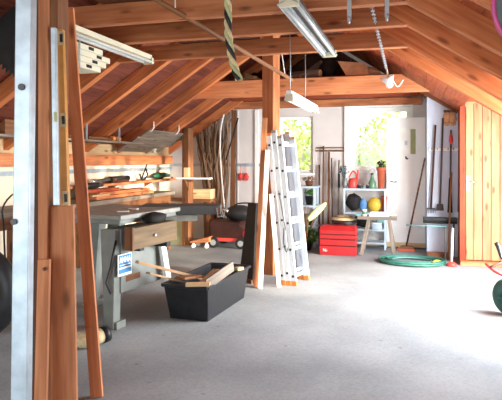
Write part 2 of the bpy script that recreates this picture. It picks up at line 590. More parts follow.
# post behind the tools at the front
tp = PT(56, 160, 3.0)
struct(MB().box((tp.x - .044, tp.y - .05, 0), (tp.x + .044, tp.y + .05, roof(tp.x) + .02)).build('post', 'brown', bevel=.006), 'brown timber post carrying the two spirit levels', 'post')
# post at the far end
bp_ = PY(186, 160, 8.3)
struct(MB().beam((bp_.x, 8.37, 0), (bp_.x, 8.37, roof(bp_.x) + .02), .13, .13, (sin(R(18)), cos(R(18)), 0)).build('post', 'brown', bevel=.006), 'brown post at the far end beside the dry branches', 'post')

# projecting bay wall by the plank door
BX, BY, SX, SY = .205, 8.35, .62, 7.8
mb = MB().prism([(BX, BY, 0), (SX + .05, BY, 0), (SX + .05, BY, roof(SX + .05) + RD), (BX, BY, roof(BX) + RD)], (0, .1, 0))
mb.prism([(BX, BY + .1, 0), (BX, YB, 0), (BX, YB, roof(BX) + RD), (BX, BY + .1, roof(BX) + RD)], (.08, 0, 0))
struct(mb.build('wall_bay', 'bluewall'), 'pale blue-grey projecting wall hung with garden tools', 'wall')
mb = MB().beam((BX - .02, BY - .02, roof(BX) + RD - .02), (SX, BY - .02, roof(SX) + RD - .02), .03, .05)
struct(mb.build('trim_3', 'brown'), 'brown sloping moulding along the top of the tool wall', 'trim')
struct(MB().prism([(SX, SY, 0), (SX, BY + .05, 0), (SX, BY + .05, roof(SX) + RD), (SX, SY, roof(SX) + RD)], (.06, 0, 0)).build('wall_shed', 'redwood'), 'red-brown side of the plank closet', 'wall')
struct(MB().prism([(1.5, SY + .02, 0), (XR, SY + .02, 0), (XR, SY + .02, 2.12), (1.5, SY + .02, 2.12)], (0, .06, 0)).build('wall_closet', 'larch'), 'pine boarding beside the plank door', 'wall')
# plank door
d = thing('door_2', 'varnished pine plank door with white handle plate', 'door', (SX + .06, SY, 0))
d['kind'] = 'structure'
mb = MB()
x = SX + .05
while x < 1.48:
    x1 = min(x + .105, 1.5)
    mb.prism([(x, SY, .06), (x1 - .006, SY, .06), (x1 - .006, SY, 2.125), (x, SY, 2.125)], (0, .03, 0))
    x = x1
mb.build('door_panel', 'larch', d, bevel=.003)
MB().box((SX + .05, SY + .024, .06), (1.5, SY + .034, 2.1)).build('door_backing', 'darkwood', d)
MB().box((SX - .02, SY - .02, 0), (SX + .045, SY + .05, 2.13)).build('door_frame', 'redwood', d, bevel=.004)
MB().box((SX - .02, SY - .12, 0), (1.5, SY + .03, .05)).build('door_sill', tag_m := 'plate', d, bevel=.004)
hp = PY(468, 184, SY)
h = MB().box((hp.x - .02, SY - .012, hp.z - .09), (hp.x + .022, SY, hp.z + .11)).build('handle_plate', 'white', d, bevel=.003)
MB().tube([(hp.x, SY - .01, hp.z + .03), (hp.x, SY - .05, hp.z + .03), (hp.x + .1, SY - .05, hp.z + .03)], .009).build('door_handle', 'chrome', h)


# ------------------------------------------------------------------ windows and white door
def window(name, label, a, b, fr, mull, y=YB):
    t = thing(name, label, 'window', ((a.x + b.x) / 2, y, b.z))
    t['kind'] = 'structure'
    mb = MB()
    x0, x1, z0, z1 = a.x, b.x, b.z, a.z
    yy0, yy1 = y + .07, y + .13
    mb.box((x0, yy0, z0), (x0 + fr, yy1, z1)); mb.box((x1 - fr, yy0, z0), (x1, yy1, z1))
    mb.box((x0 + fr, yy0, z0), (x1 - fr, yy1, z0 + fr)); mb.box((x0 + fr, yy0, z1 - fr), (x1 - fr, yy1, z1))
    for q in mull:
        xm = x0 + (x1 - x0) * q
        mb.box((xm - .02, yy0, z0 + fr), (xm + .02, yy1, z1 - fr))
    mb.build('window_frame', 'white', t, bevel=.004)
    MB().box((x0 + fr, y + .095, z0 + fr), (x1 - fr, y + .1, z1 - fr)).build('window_pane', 'glass', t)
    MB().box((x0 - .03, y - .05, z0 - .035), (x1 + .03, y + .07, z0)).build('window_sill', 'white', t, bevel=.004)
    return t


window('window_1', 'window behind the ladders looking onto foliage', w1a, w1b, .05, [])
wt = window('window_2', 'large bright window above the metal shelving', w2a, w2b, .07, [])
# broad white casing round the large window
mb = MB()
mb.box((w2a.x - .085, YB - .05, .95), (w2a.x, YB, w2a.z + .085)); mb.box((w2b.x, YB - .05, .95), (w2b.x + .03, YB, w2a.z + .085)); mb.box((w2a.x, YB - .05, w2a.z), (w2b.x, YB, w2a.z + .085))
mb.build('window_casing', 'white', wt, bevel=.004)
# pale panels and white strip left of the post
c0 = PY(257, 108, YB)
struct(MB().box((c0.x - .03, YB - .04, .4), (c0.x + .035, YB, 2.2)).build('trim_4', 'white', bevel=.004), 'white vertical strip on the gable wall beside the post', 'trim')
c1 = PY(238, 108, YB)
struct(MB().box((c1.x - .012, YB - .02, .4), (c1.x + .012, YB, 2.2)).build('trim_5', 'wall', bevel=.003), 'thin vertical batten on the gable wall', 'trim')
# skirting at the back wall
struct(MB().box((-2.0, YB - .02, 0), (BX, YB, .09)).build('baseboard_back', 'pale'), 'pale wooden skirting along the gable wall', 'baseboard')

# white door leaf
DY = 8.93
da, db = PY(386.5, 118, DY), PY(425.5, 247, DY)
d = thing('door_1', 'open white door leaf with a small pane', 'door', ((da.x + db.x) / 2, DY, 0)); d['kind'] = 'structure'
x0, x1 = da.x, db.x
gz0, gz1 = PY(0 + 400, 154, DY).z, PY(400, 128, DY).z
gx0, gx1 = PY(395.5, 140, DY).x, PY(417, 140, DY).x
mb = MB()
for lo, hi in (((x0, 0.02), (gx0, da.z)), ((gx1, .02), (x1, da.z)), ((gx0, .02), (gx1, gz0)), ((gx0, gz1), (gx1, da.z))):
    mb.box((lo[0], DY, lo[1]), (hi[0], DY + .042, hi[1]))
mb.build('door_panel', 'white', d)
pn = MB().box((gx0, DY + .02, gz0), (gx1, DY + .026, gz1)).build('door_pane', 'frost', d)
q = PY(406, 143, DY)
MB().box((q.x - .02, DY + .014, q.z - .03), (q.x + .02, DY + .019, q.z + .035)).build('sticker', 'palefill', pn)
mb = MB()
xm = PY(410.5, 140, DY).x
mb.box((xm, DY + .008, gz0), (gx1 - .02, DY + .018, gz1 - .02))
mb.build('pane_strip', 'limecloth', pn)
mb = MB()
q = PY(406, 157, DY)
mb.tube([q + V((0, -.002, .0)), q + V((0, -.035, 0)), q + V((0, -.045, -.02)), q + V((.03, -.04, -.03))], .012)
mb.build('coat_hook', 'black', d)
q = PY(390, 184, DY)
hpl = MB().box((q.x - .02, DY - .008, q.z - .12), (q.x + .018, DY, q.z + .12)).build('handle_plate', 'chrome', d, bevel=.003)
MB().tube([(q.x, DY - .005, q.z + .04), (q.x, DY - .05, q.z + .04), (q.x + .1, DY - .05, q.z + .035)], .01).build('door_handle', 'chrome', hpl)
MB().box((x0 + .0, DY - .004, .02), (x1, DY, .09)).build('kick_board', 'pale', d)


# ------------------------------------------------------------------ garden outside
def foliage(name, label, c, r, n, size, seed, mat='hedge'):
    rnd = random.Random(seed)
    mb = MB()
    for _ in range(n):
        while True:
            p = V((rnd.uniform(-1, 1), rnd.uniform(-1, 1), rnd.uniform(-1, 1)))
            if .25 < p.length < 1: break
        q = V(c) + V((p.x * r[0], p.y * r[1], p.z * r[2]))
        a = V((rnd.uniform(-1, 1), rnd.uniform(-1, 1), rnd.uniform(-1, 1))).normalized() * size * rnd.uniform(.6, 1.3)
        b = a.orthogonal().normalized() * size * .5
        mb.add([q - a, q + b, q + a, q - b], [(0, 1, 2, 3)])
    return mb


t = thing('garden_tree', 'sunny leafy tree seen through the window behind the ladders', 'tree', (-3.2, 13.2, -.13))
foliage('', '', (-3.2, 13.2, 2.1), (1.5, .9, 2.2), 2400, .085, 3).build('foliage', 'hedge', t)
MB().tube([(-3.2, 13.2, -.13), (-3.15, 13.2, 1.2), (-3.25, 13.2, 2.6)], [.12, .09, .04]).build('trunk', 'bark', t)
t = thing('garden_shrub', 'sunlit leafy shrub seen through the large window', 'shrub', (-.4, 13.5, -.13))
foliage('', '', (-.4, 13.5, 1.15), (1.1, .8, 1.35), 1300, .085, 5).build('foliage', 'hedge', t)
MB().tube([(-.4, 13.5, -.13), (-.35, 13.5, .6), (-.43, 13.5, 1.6)], [.06, .05, .02]).build('trunk', 'bark', t)

# ------------------------------------------------------------------ loft: boards and junk
LABB = ['loft board lying on the three close tie beams, %s from the low-wall side' % o for o in ORD[:7]]
for i in (0, 1, 2, 5):
    x = -2.1 + i * .26 + random.uniform(-.02, .02)
    tag(MB().box((x, 3.3 + random.uniform(-.1, .1), 2.452), (x + .235, 5.05 + random.uniform(-.05, .1), 2.475)).build('loft_board', 'loftwood', bevel=.003),
        LABB[min(i, 3)], 'board', 'boards over the close tie beams')
for i in range(6):
    y = 7.44 + i * .245
    tag(MB().box((-2.6, y, 2.452), (-.15, y + .235, 2.474)).build('loft_floor_board', 'loftwood', bevel=.003), 'loft floor board under the stored junk, %s from the deep orange tie beam' % ORD[i], 'board', 'boards of the loft floor')
LZ = 2.4745


def ly(px, Y): return PY(px, 78, Y).x


# sheet of brown board leaning
a = V((ly(347, 7.6), 7.6, LZ)); b = V((ly(370, 7.6), 7.6, LZ)); up = V((-.14, .1, .24)); 
mb = MB().prism([a, b, b + V((-.08, .1, .2)), a + up], (.01, .012, 0), (1, 0, 0))
tag(mb.build('cardboard_sheet', 'card'), 'brown square sheet leaning on the loft edge', 'sheet')
mb = MB()
c = V((ly(369, 7.9), 7.9, LZ + .085))
mb.ball(c, (.16, .14, .085), 16, 10, .12, 4)
tag(mb.build('sack', 'card'), 'crumpled brown sack beside the leaning brown sheet', 'sack')
for i, (px, yy, r, L, lab) in enumerate(((303, 7.62, .06, .5, 'cut log with pale end lying on the loft, thickest'), (290, 7.82, .055, .6, 'thin bark-covered log at the back of the loft pile'),
                                         (312, 7.85, .04, .5, 'short log at the middle of the loft pile'), (282, 7.66, .03, .55, 'grey stick lying in the loft pile beside the post'))):
    x = ly(px, yy)
    p0 = V((x - L / 2, yy + .1, LZ + r)); p1 = V((x + L / 2, yy - .06, LZ + r + .0))
    tg = thing('log', lab, 'log', (x, yy, LZ), 0, 'logs stored in the loft')
    MB().cyl(p0, p1, r, r * .95, 12).build('bark', 'greywood', tg)
    dd = (p1 - p0).normalized()
    MB().cyl(p1, p1 + dd * .004, r * .85, r * .85, 12).build('end_grain', 'pale', tg)
for i, (px, yy, z, r, L, an, lab) in enumerate(((308, 8.12, .2, .05, .45, .1, 'upper log resting on the loft pile, pale round end'), (297, 8.35, .16, .045, .4, -.2, 'upper log at the post side of the loft pile'))):
    x = ly(px, yy)
    p0 = V((x - L / 2, yy + .1, LZ + .05)); p1 = V((x + L / 2, yy - .1, LZ + z + an * .2 + .06))
    tg = thing('log', lab, 'log', (x, yy, LZ), 0, 'logs stored in the loft')
    MB().cyl(p0, p1, r, r, 12).build('bark', 'greywood', tg)
    dd = (p1 - p0).normalized()
    MB().cyl(p1, p1 + dd * .004, r * .85, r * .85, 12).build('end_grain', 'pale', tg)
tag(MB().ball((ly(328, 7.85), 7.85, LZ + .15), (.13, .14, .15), 18, 12, .12, 9).build('rubbish_bag', 'blackmat'), 'black bag stuffed between logs and brown sheet', 'bag')
tag(MB().ball((ly(318, 8.5), 8.5, LZ + .17), (.2, .18, .17), 18, 12, .1, 2).build('rubbish_bag', 'blackmat'), 'larger black bag at the back of the loft', 'bag')
tag(MB().ball((ly(258, 8.2), 8.2, LZ + .11), (.14, .2, .11), 18, 12, .1, 12).build('rubbish_bag', 'blackmat'), 'black bag in the loft beside the post and pale planks', 'bag')
tag(MB().beam(V((ly(237, 7.75), 7.75, LZ + .04)), V((ly(256, 7.5), 7.5, LZ + .026)), .05, .05).build('plank', 'pale', bevel=.003), 'short pale plank lying on the loft edge near the rafters', 'plank')
tag(MB().beam(V((ly(246, 7.95), 7.95, LZ + .15)), V((ly(260, 7.8), 7.8, LZ + .03)), .06, .05).build('plank', 'pale', bevel=.003), 'short pale plank in the loft just beside the post', 'plank')

# ------------------------------------------------------------------ fluorescent fittings
def fitting(name, label, x, y0, y1, z, w, tubes, hang, matl='lampmetal'):
    t = thing(name, label, 'light fitting', (x, (y0 + y1) / 2, z))
    MB().prism([(x - w * .3, y0, z + .075), (x + w * .3, y0, z + .075), (x + w * .3, y0, z + .035), (x - w * .3, y0, z + .035)], (0, y1 - y0, 0), (0, 1, 0)).build('housing', 'darkrail' if len(tubes) == 2 and matl == 'straps' else matl, t, bevel=.004)
    mb = MB()
    for s in (-1, 1):
        mb.prism([(x + s * w * .12, y0, z + .034), (x + s * w * .5, y0, z + .01), (x + s * w * .5, y0, z + .005), (x + s * w * .12, y0, z + .028)], (0, y1 - y0, 0), (0, 1, 0))
    mb.build('reflector', matl, t)
    for xo in tubes:
        MB().cyl((x + xo, y0 + .03, z + .012), (x + xo, y1 - .03, z + .012), .013, n=10).build('fluorescent_tube', 'tubeglass', t)
    for y in (y0 + .015, y1 - .015):
        MB().box((x - w * .42, y - .015, z - .006), (x + w * .42, y + .015, z + .05)).build('end_cap', 'pvc', t, bevel=.003)
    for y in hang:
        MB().tube([(x, y, z + .07), (x + .004, y, (z + .07 + 2.33) / 2), (x, y, 2.33)], .004, 6).build('hanger', 'straps', t)
    return t


fitting('fluorescent_light', 'cream fluorescent fitting above the bundle of cream channels', -2.26, 3.3, 4.56, 2.22, .11, [-.03, .03], [4.12], 'pvc')
fitting('fluorescent_light', 'double tube grey fitting hung under the tie beams at the centre', -.67, 3.1, 4.74, 2.235, .135, [-.04, .04], [3.52, 4.12], 'straps')
fitting('fluorescent_light', 'slim white fluorescent light hanging on cords beside the post', -.91, 4.22, 5.45, 1.82, .075, [0], [4.26, 4.9], 'white')

# bundle of cream channels stored under the beams
for i in range(4):
    z = 2.03 + i * .045
    x = PT(100, 60, 4.5).x
    y1 = 3.8 + [.02, .1, .16, .05][i]
    t = thing('plastic_channel', ['lowest cream channel of the hung bundle', 'second cream channel from below in the hung bundle', 'third cream channel from below in the hung bundle', 'topmost cream channel of the hung bundle'][i], 'channel', (x, 3.8, z), 0, 'cream channels hung under the tie beam')
    MB().box((x - .11, 3.46, z), (x + .11, y1, z + .043)).build('body', 'pvc', t, bevel=.004)
    MB().box((x + .05, y1 - .2, z + .012), (x + .112, y1 - .13, z + .035)).build('end_slot', 'blackmat', t)  # black box painted for the shaded hollow of the channel
mb = MB()
x = PT(100, 60, 4.5).x
for y in (3.52,):
    mb.tube([(x - .12, y, 2.33), (x - .12, y, 2.022), (x + .12, y, 2.022), (x + .12, y, 2.33)], .006, 6)
tag(mb.build('hanging_wire', 'straps'), 'wire loops holding the bundle of cream channels', 'wire')

# metal strap hooks on the first beam
for px, lab in ((352, 'zinc strap hook between the double fitting and the chain'), (388.5, 'zinc strap hook near the sloping rafters')):
    p = PT(px, 6, 3.5)
    x = p.x; y = 3.38
    t = thing('strap_hook', lab, 'hook', (x, y, 2.2), 0, 'zinc hooks on the nearest tie beam')
    MB().box((x - .013, y - .004, 2.2), (x + .013, y + .004, 2.44)).build('strap', 'straps', t, bevel=.002)
    MB().tube(arc((x, y - .02, 2.2), .024, 0, -pi * 1.1, 8, V((0, 1, 0))), .008).build('hook', 'straps', t)

# twisted rope
rp = [PT(228, 10, 2.95), PT(229, 40, 2.95), PT(233, 62, 2.95), PT(239, 80, 2.95)]
top = V((rp[0].x, 2.80, roof(rp[0].x) + .02))


def bez(pts, n):
    out = []
    P = [pts[0]] + pts + [pts[-1]]
    for i in range(1, len(P) - 2):
        for k in range(n):
            s = k / n
            a, b, c, d = P[i - 1], P[i], P[i + 1], P[i + 2]
            out.append(.5 * ((2 * b) + (c - a) * s + (2 * a - 5 * b + 4 * c - d) * s * s + (3 * b - a - 3 * c + d) * s ** 3))
    out.append(P[-2])
    return out


pth = bez([top] + rp, 22)
t = thing('rope', 'thick yellow and black twisted rope hanging down from the roof', 'rope', rp[-1])
L = 0
strands = [[], [], []]
for i, p in enumerate(pth):
    if i: L += (p - pth[i - 1]).length
    for k in range(3):
        a = L * 2 * pi / .16 + k * 2 * pi / 3
        strands[k].append(p + V((cos(a), sin(a), 0)) * .011)
for k in range(3):
    MB().tube(strands[k], .011, 8).build('strand', ('limecloth', 'yellow', 'black')[k] if k != 1 else 'straw', t)

# diagonal pole slung below the beams
p0, p1 = PT(140, -10, 3.35), PT(292, 80, 5.3)
t = thing('pole', 'long thin wooden pole slung diagonally below the tie beams', 'pole', (p0 + p1) / 2)
MB().tube([p0, p1], .017, 10).build('shaft', 'brown', t)
mb = MB()
a = p0.lerp(p1, .93)
mb.tube([a + V((0, 0, .0)), V((a.x, 4.90, 2.33))], .004, 6)
a = p0.lerp(p1, .16)
mb.tube([a, V((a.x, a.y, 2.44))], .004, 6)
mb.build('cord', 'white', t)

# chain and clamp lamp
mb = MB()
p0, p1 = PT(370, 0, 3.62), PT(386, 68, 5.0)
p0 = V((p0.x, 3.6, 2.4)) if False else p0
n = 46
for i in range(n):
    a, b = p0.lerp(p1, i / n), p0.lerp(p1, (i + 1.25) / n)
    dd = (b - a); ax = dd.normalized()
    sd = ax.cross(V((0, 0, 1)) if i % 2 else V((1, 0, 0))).normalized()
    c = (a + b) / 2
    mb.tube([c + ax * (dd.length / 2) * cos(q) + sd * .011 * sin(q) for q in [2 * pi * k / 8 for k in range(8)]], .0035, 5, True)
tag(mb.build('chain', 'straps'), 'thin metal chain running down to the clamp lamp', 'chain')
lp = PT(388, 80, 5.0)
t = thing('clamp_lamp', 'small white clamp lamp hanging on the chain', 'lamp', lp)
mt = Matrix.Rotation(R(200), 3, 'X') @ Matrix.Rotation(R(15), 3, 'Y')
MB().lathe([(.02, .07), (.03, .06), (.035, .02), (.065, -.03), (.06, -.03), (.03, .02)], lp, 16, mt).build('lamp_shade', 'white', t)
MB().tube([lp + V((0, 0, .03)), lp + V((-.01, 0, .09)), p1 + V((0, 0, .0))], .008).build('socket', 'pvc', t)
MB().tube(bez([lp + V((.03, 0, .02)), lp + V((.07, .02, -.05)), PT(399, 86, 5.0), PT(403, 80, 5.02)], 6), .005, 6).build('cable', 'white', t)

# grey disc with pink rim, hung near the camera
dc = PT(541, 6, 2.5)
t = thing('sledge_disc', 'round grey-teal disc with pink rim hanging from the roof', 'disc', dc)
rad = .212
ax, ay = V((C_, S_, 0)), V((0, 0, 1))
nn = V((-S_, C_, 0))
m3 = Matrix((ax, ay, nn)).transposed()
MB().lathe([(.0001, .03), (.1, .025), (.19, .008), (rad, 0), (rad, -.004), (.19, .003), (.1, .02), (.0001, .025)], dc, 40, m3).build('disc', 'greyfab', t)
MB().tube([dc + (ax * cos(q) + ay * sin(q)) * rad for q in [2 * pi * k / 40 for k in range(40)]], .011, 8, True).build('rim', 'pink', t)
MB().tube([dc + ay * rad, V((dc.x, 2.80, roof(dc.x) + .02))], .005, 6).build('cord', 'pink', t)

# ------------------------------------------------------------------ foreground uprights
# galvanised steel profile
def slab(name, label, cat, pb, pt_, w, th, mat, bevel=.004, face=None, parent=None):
    """upright board; broad face towards the camera"""
    n = face or V((-S_, C_, 0))
    return MB().beam(pb, pt_, w, th, n).build(name, mat, parent, bevel)


t0 = PT(22.3, 400, 2.2); t1 = PT(27.2, 0, 2.2)
dirv = (t1 - t0)
pb = t0 + dirv * ((0 - t0.z) / dirv.z); ptp = t0 + dirv * ((2.95 - t0.z) / dirv.z)
t = thing('steel_profile', 'galvanised steel box profile standing upright at the front', 'steel profile', pb)
fx = V((-S_, C_, 0))
MB().beam(pb + V((-.004, 0, 0)), ptp + V((-.004, 0, 0)), .064, .055, V((-S_, C_, 0))).build('profile', 'galv', t, .004)
q = PT(21.5, 87, 2.17)
MB().cyl(q + fx * .005, q - fx * .005, .013, n=16).build('bolt', 'darkrail', t)
q = PT(13.5, 222, 2.165)
MB().cyl(q + fx * .006, q - fx * .002, .012, n=16).build('notch', 'darkrail', t)


def upright(name, label, cat, bx, by_t, tx, ty, tb, tt, w, th, mat, z0=0.0):
    """board from floor to top; centre px at y=400 and top pixel"""
    a, b = PT(bx, 400, tb), PT(tx, ty, tt)
    dv = b - a
    a = a + dv * ((z0 - a.z) / dv.z)
    return tag(slab(name, label, cat, a, b, w, th, mat), label, cat)


upright('board', 'narrow orange board standing beside the steel profile', 'board', 43.5, 0, 44, -12, 2.72, 2.78, .047, .03, 'orange')
upright('board', 'dark brown board in the gap beside the steel profile', 'board', 36, 0, 38, -12, 3.05, 3.1, .09, .025, 'darkwood')  # shade in the gap is put into the wood colour
upright('board', 'wide orange-brown board standing in front of the post with the levels', 'board', 64.5, 0, 61.5, 206, 2.72, 2.8, .125, .03, 'orange')
t = thing('board', 'short orange board with a knot hole leaning in front', 'board', FL(43, 440))
a, b = PT(41, 400, 2.6), PT(44.5, 259, 2.66)
dv = b - a
MB().beam(a + dv * (-a.z / dv.z), b, .056, .03, fx).build('plank', 'orange', t, .004)
q = PT(44.5, 269, 2.63)
MB().cyl(q + fx * .004, q - fx * .002, .009, n=12).build('knot', 'darkwood', t)
# long leaning batten
a, b = FL(97, 397), PT(68, 8, 3.42)
tag(MB().beam(a, b, .07, .03, fx).build('batten', 'plate', None, .004), 'long orange batten leaning from the floor to the tie beam', 'batten')
# spirit levels
t = thing('spirit_level', 'long silver spirit level hanging on the brown post', 'spirit level', PT(57.5, 205, 2.78))
MB().beam(PT(56.5, 205, 2.74), PT(54, 28, 2.74), .024, .03, fx).build('body', 'galv', t, .003)
MB().beam(PT(55.6, 122, 2.714), PT(55.4, 112, 2.714), .015, .002, fx).build('vial_window', 'limecloth', t)
t = thing('spirit_level', 'ochre spirit level with three vial windows hanging on the brown post', 'spirit level', PT(66, 212, 2.84))
MB().beam(PT(66, 212, 2.82), PT(60, 30, 2.82), .038, .04, fx).build('body', 'ochre', t, .003)
for (x, y) in ((61.2, 38), (63.3, 120), (65.7, 198)):
    f_ = MB().beam(PT(x + .2, y + 7, 2.795), PT(x - .2, y - 7, 2.795), .03, .004, fx).build('vial_frame', 'straw', t)
    MB().beam(PT(x + .2, y + 4, 2.79), PT(x - .2, y - 4, 2.79), .014, .004, fx).build('vial_window', 'black', f_)

# toothed saw blade behind the steel profile
bc = PY(25, 39, 3.41)
t = thing('circular_saw_blade', 'large black toothed saw blade hanging behind the steel profile', 'saw blade', bc)
pts = []
nT = 44
for k in range(nT):
    for (o, r) in ((0, .255), (.75, .29)):
        a = 2 * pi * (k + o) / nT
        pts.append(bc + V((cos(a), 0, sin(a))) * r)
MB().prism(pts, (0, .006, 0)).build('blade', 'black', t)
MB().cyl(bc + V((0, -.004, 0)), bc + V((0, -.001, 0)), .05, n=20).build('hub', 'darkrail', t)
MB().tube([bc + V((0, .003, 0)), V((bc.x, 3.49, roof(bc.x) + .05))], .005, 6).build('cord', 'black', t)

# ------------------------------------------------------------------ low side: shelves, bench and what lies on them
SHX0, SHX1 = -3.84, -3.58
t = thing('hanging_shelf', 'narrow grey shelf board hung below the rafters', 'shelf', (SHX0, 5.5, 1.58))
MB().box((SHX0, 4.2, 1.575), (SHX1, 7.05, 1.6)).build('shelf_board', 'greywood', t, .003)
for y in (4.9, 5.65, 6.4):
    MB().box((SHX1 - .02, y - .01, 1.58), (SHX1, y + .01, roof(SHX1) + .02)).build('bracket', 'straps', t)
t = thing('wooden_box', 'brown wooden box on the narrow hung shelf', 'box', PX(4, 130, -3.8))
q = PX(4, 130, -3.8)
MB().prism([(-3.78, q.y - .2, 1.601), (-3.62, q.y - .2, 1.601), (-3.62, q.y - .2, 1.74), (-3.78, q.y - .2, 1.635)], (0, .45, 0), (0, 1, 0)).build('box_body', 'brown', t, .003)
MB().box((-3.619, q.y - .06, 1.62), (-3.61, q.y + .06, 1.67)).build('handle', 'pale', t)
q = PX(100, 135, -3.8)
t = thing('mallet', 'wooden mallet with orange end on the narrow hung shelf', 'mallet', (-3.75, q.y, 1.6))
MB().cyl((-3.66, q.y - .5, 1.627), (-3.66, q.y + .05, 1.627), .018).build('handle', 'brown', t)
MB().cyl((-3.66, q.y + .04, 1.632), (-3.66, q.y + .24, 1.632), .03).build('head', 'orangecap', t)

# boards stored on the slope under the rafters
for i in range(3):
    a = -3.96 + i * .15
    f = lambda x: zl(x) - .045
    y0, y1 = 7.0 + i * .05, 8.32 + i * .14
    mb = MB().prism([(a, y0, f(a)), (a + .14, y0, f(a + .14)), (a + .14, y0, f(a + .14) + .018), (a, y0, f(a) + .018)], (0, y1 - y0, 0), (0, 1, 0))
    tag(mb.build('stored_board', 'greywood'), ['lowest pale grey board hooked under the rafters', 'middle pale grey board hooked under the rafters', 'uppermost pale grey board hooked under the rafters'][i], 'board', 'grey boards under the rafters')
for px, py, lab in ((158, 121, 'white hook on a rafter at the head of the grey boards, nearer one'), (180, 124, 'white hook on a rafter at the head of the grey boards, farther one')):
    X = -3.48
    q = PX(px, py, X)
    yy = 7.22 if px < 170 else 8.1
    z = zl(X)
    tag(MB().tube([(X, yy - .05, z + .06), (X, yy - .05, z - .03), (X - .03, yy - .055, z - .07), (X - .08, yy - .05, z - .08)], .009, 8).build('hook', 'white'), lab, 'hook', 'white rafter hooks')
q = PX(157, 143, -3.9)
t = thing('spring_clamp', 'pale spring clamp gripping the grey boards under the rafters', 'clamp', (-3.92, 8.0, 1.58))
MB().beam((-3.98, 8.0, zl(-3.98) - .055), (-3.84, 7.98, zl(-3.84) - .075), .05, .02).build('jaw', 'pvc', t, .003)
MB().beam((-3.9, 8.0, 1.55), (-3.84, 7.96, 1.47), .04, .02).build('handle', 'pvc', t, .003)

# cable rail along the low wall and the gable wall
struct(MB().box((XL, 4.0, 1.19), (XL + .03, YB, 1.24)).build('trim_6', 'galv'), 'grey rail along the low wall', 'trim')
struct(MB().box((XL, YB - .03, 1.25), (-2.35, YB, 1.3)).build('trim_7', 'galv'), 'grey rail on the gable wall behind the branches', 'trim')

# tool shelf on the low wall
t = thing('wall_shelf', 'long wooden shelf on the low wall under the grey rail', 'shelf', (-4.0, 7.4, 1.0))
MB().box((XL, 5.6, 1.015), (-3.88, 8.9, 1.045)).build('shelf_board', 'plate', t, .003)
for y in (5.9, 7.0, 8.1):
    MB().prism([(XL, y, 1.015), (-3.95, y, 1.015), (XL, y, .93)], (0, .025, 0)).build('bracket', 'brown', t)
SZ = 1.046
ty = lambda px: PX(px, 178, -4.0).y
t = thing('angle_grinder', 'long black power tool lying on the tool shelf', 'power tool', (-4.0, ty(118), SZ))
MB().cyl((-4.0, ty(110), SZ + .045), (-4.0, ty(128), SZ + .05), .042, .04).build('body', 'black', t)
MB().cyl((-4.0, ty(95), SZ + .03), (-4.0, ty(110), SZ + .045), .022, .03).build('grip', 'darkrail', t)
MB().cyl((-4.0, ty(91), SZ + .035), (-4.0, ty(95), SZ + .035), .034).build('head', 'chrome', t)
t = thing('bar_clamp', 'black bar clamp standing between grinder and green trowel', 'clamp', (-4.0, ty(144), SZ))
y = ty(144)
MB().beam((-4.0, y - .09, SZ + .01), (-4.0, y + .12, SZ + .27), .02, .012).build('bar', 'black', t)
MB().tube([(-4.0, y - .14, SZ + .1), (-4.0, y - .09, SZ + .02), (-4.0, y + .03, SZ + .015), (-4.0, y + .13, SZ + .08), (-4.0, y + .07, SZ + .17)], .014).build('jaw', 'black', t)
t = thing('garden_trowel', 'dark tool with fat green handle on the tool shelf', 'hand tool', (-4.0, ty(160), SZ))
MB().tube([(-4.0, ty(153), SZ + .05), (-4.0, ty(157), SZ + .06), (-4.0, ty(164), SZ + .065), (-4.0, ty(169), SZ + .05)], [.02, .045, .045, .025], 12).build('handle', 'green', t)
MB().beam((-4.0, ty(146), SZ + .04), (-4.0, ty(153), SZ + .05), .05, .012).build('blade', 'black', t)
MB().ball((-4.0, ty(161), SZ + .018), (.03, .08, .018)).build('guard', 'black', t)
t = thing('hand_plane', 'dark wooden hand plane at the near end of the tool shelf', 'plane', (-3.95, ty(104), SZ))
MB().box((-3.92, ty(106), SZ), (-3.885, ty(122), SZ + .035)).build('body', 'darkwood', t, .003)
MB().ball((-3.9, ty(109), SZ + .045), (.014, .03, .02)).build('handle', 'brown', t)
for k, (a, b, lab) in enumerate(((163, 176, 'short pale stick at the far end of the tool shelf'), (170, 181, 'short brown stick beside the pale stick on the tool shelf'))):
    tag(MB().beam((-4.05 + k * .08, ty(a), SZ + .015), (-4.02 + k * .08, min(8.85, ty(b)), SZ + .015), .025, .028).build('stick', ['pale', 'brown'][k], None, .002), lab, 'stick')

# workbench along the low wall
WX = -3.52
t = thing('workbench', 'long grey-topped workbench along the low wall', 'workbench', (-3.86, 6.2, 0))
MB().box((XL + .02, 4.0, .83), (WX, 8.0, .88)).build('worktop', 'greywood', t, .004)
for y in (4.4, 6.2, 7.85):
    for x in (XL + .06, WX - .06):
        MB().box((x - .035, y - .035, 0), (x + .035, y + .035, .83)).build('leg', 'brown', t, .004)
MB().box((WX - .06, 4.2, .72), (WX - .03, 7.9, .83)).build('apron', 'brown', t, .004)
BZ = .881
by = lambda px: PX(px, 198, -3.7).y
for i, (a, b, x, z, w, th, lab, m_) in enumerate((
        (90, 148, -3.72, 0, .22, .04, 'lowest orange board of the stack on the workbench', 'plate'),
        (96, 147, -3.74, .041, .18, .04, 'second orange board of the stack on the workbench', 'plate'),
        (88, 120, -3.78, .082, .14, .04, 'short red board topping the stack on the workbench', 'redwood'),
        (86, 104, -3.62, .041, .1, .02, 'thin offcut strip on the near end of the board stack', 'pale'))):
    if i == 3: x = -3.62
    tag(MB().box((x - w / 2 if i != 3 else -3.648, by(a), BZ + z), (x + w / 2 if i != 3 else -3.612, by(b), BZ + z + th)).build('stacked_board', m_, None, .003), lab, 'board', 'boards stacked on the workbench')
t = thing('jigsaw', 'black power tool lying on the board stack', 'power tool', (-3.78, by(95), BZ + .125))
MB().cyl((-3.78, by(86), BZ + .165), (-3.78, by(103), BZ + .165), .042, .036).build('body', 'black', t)
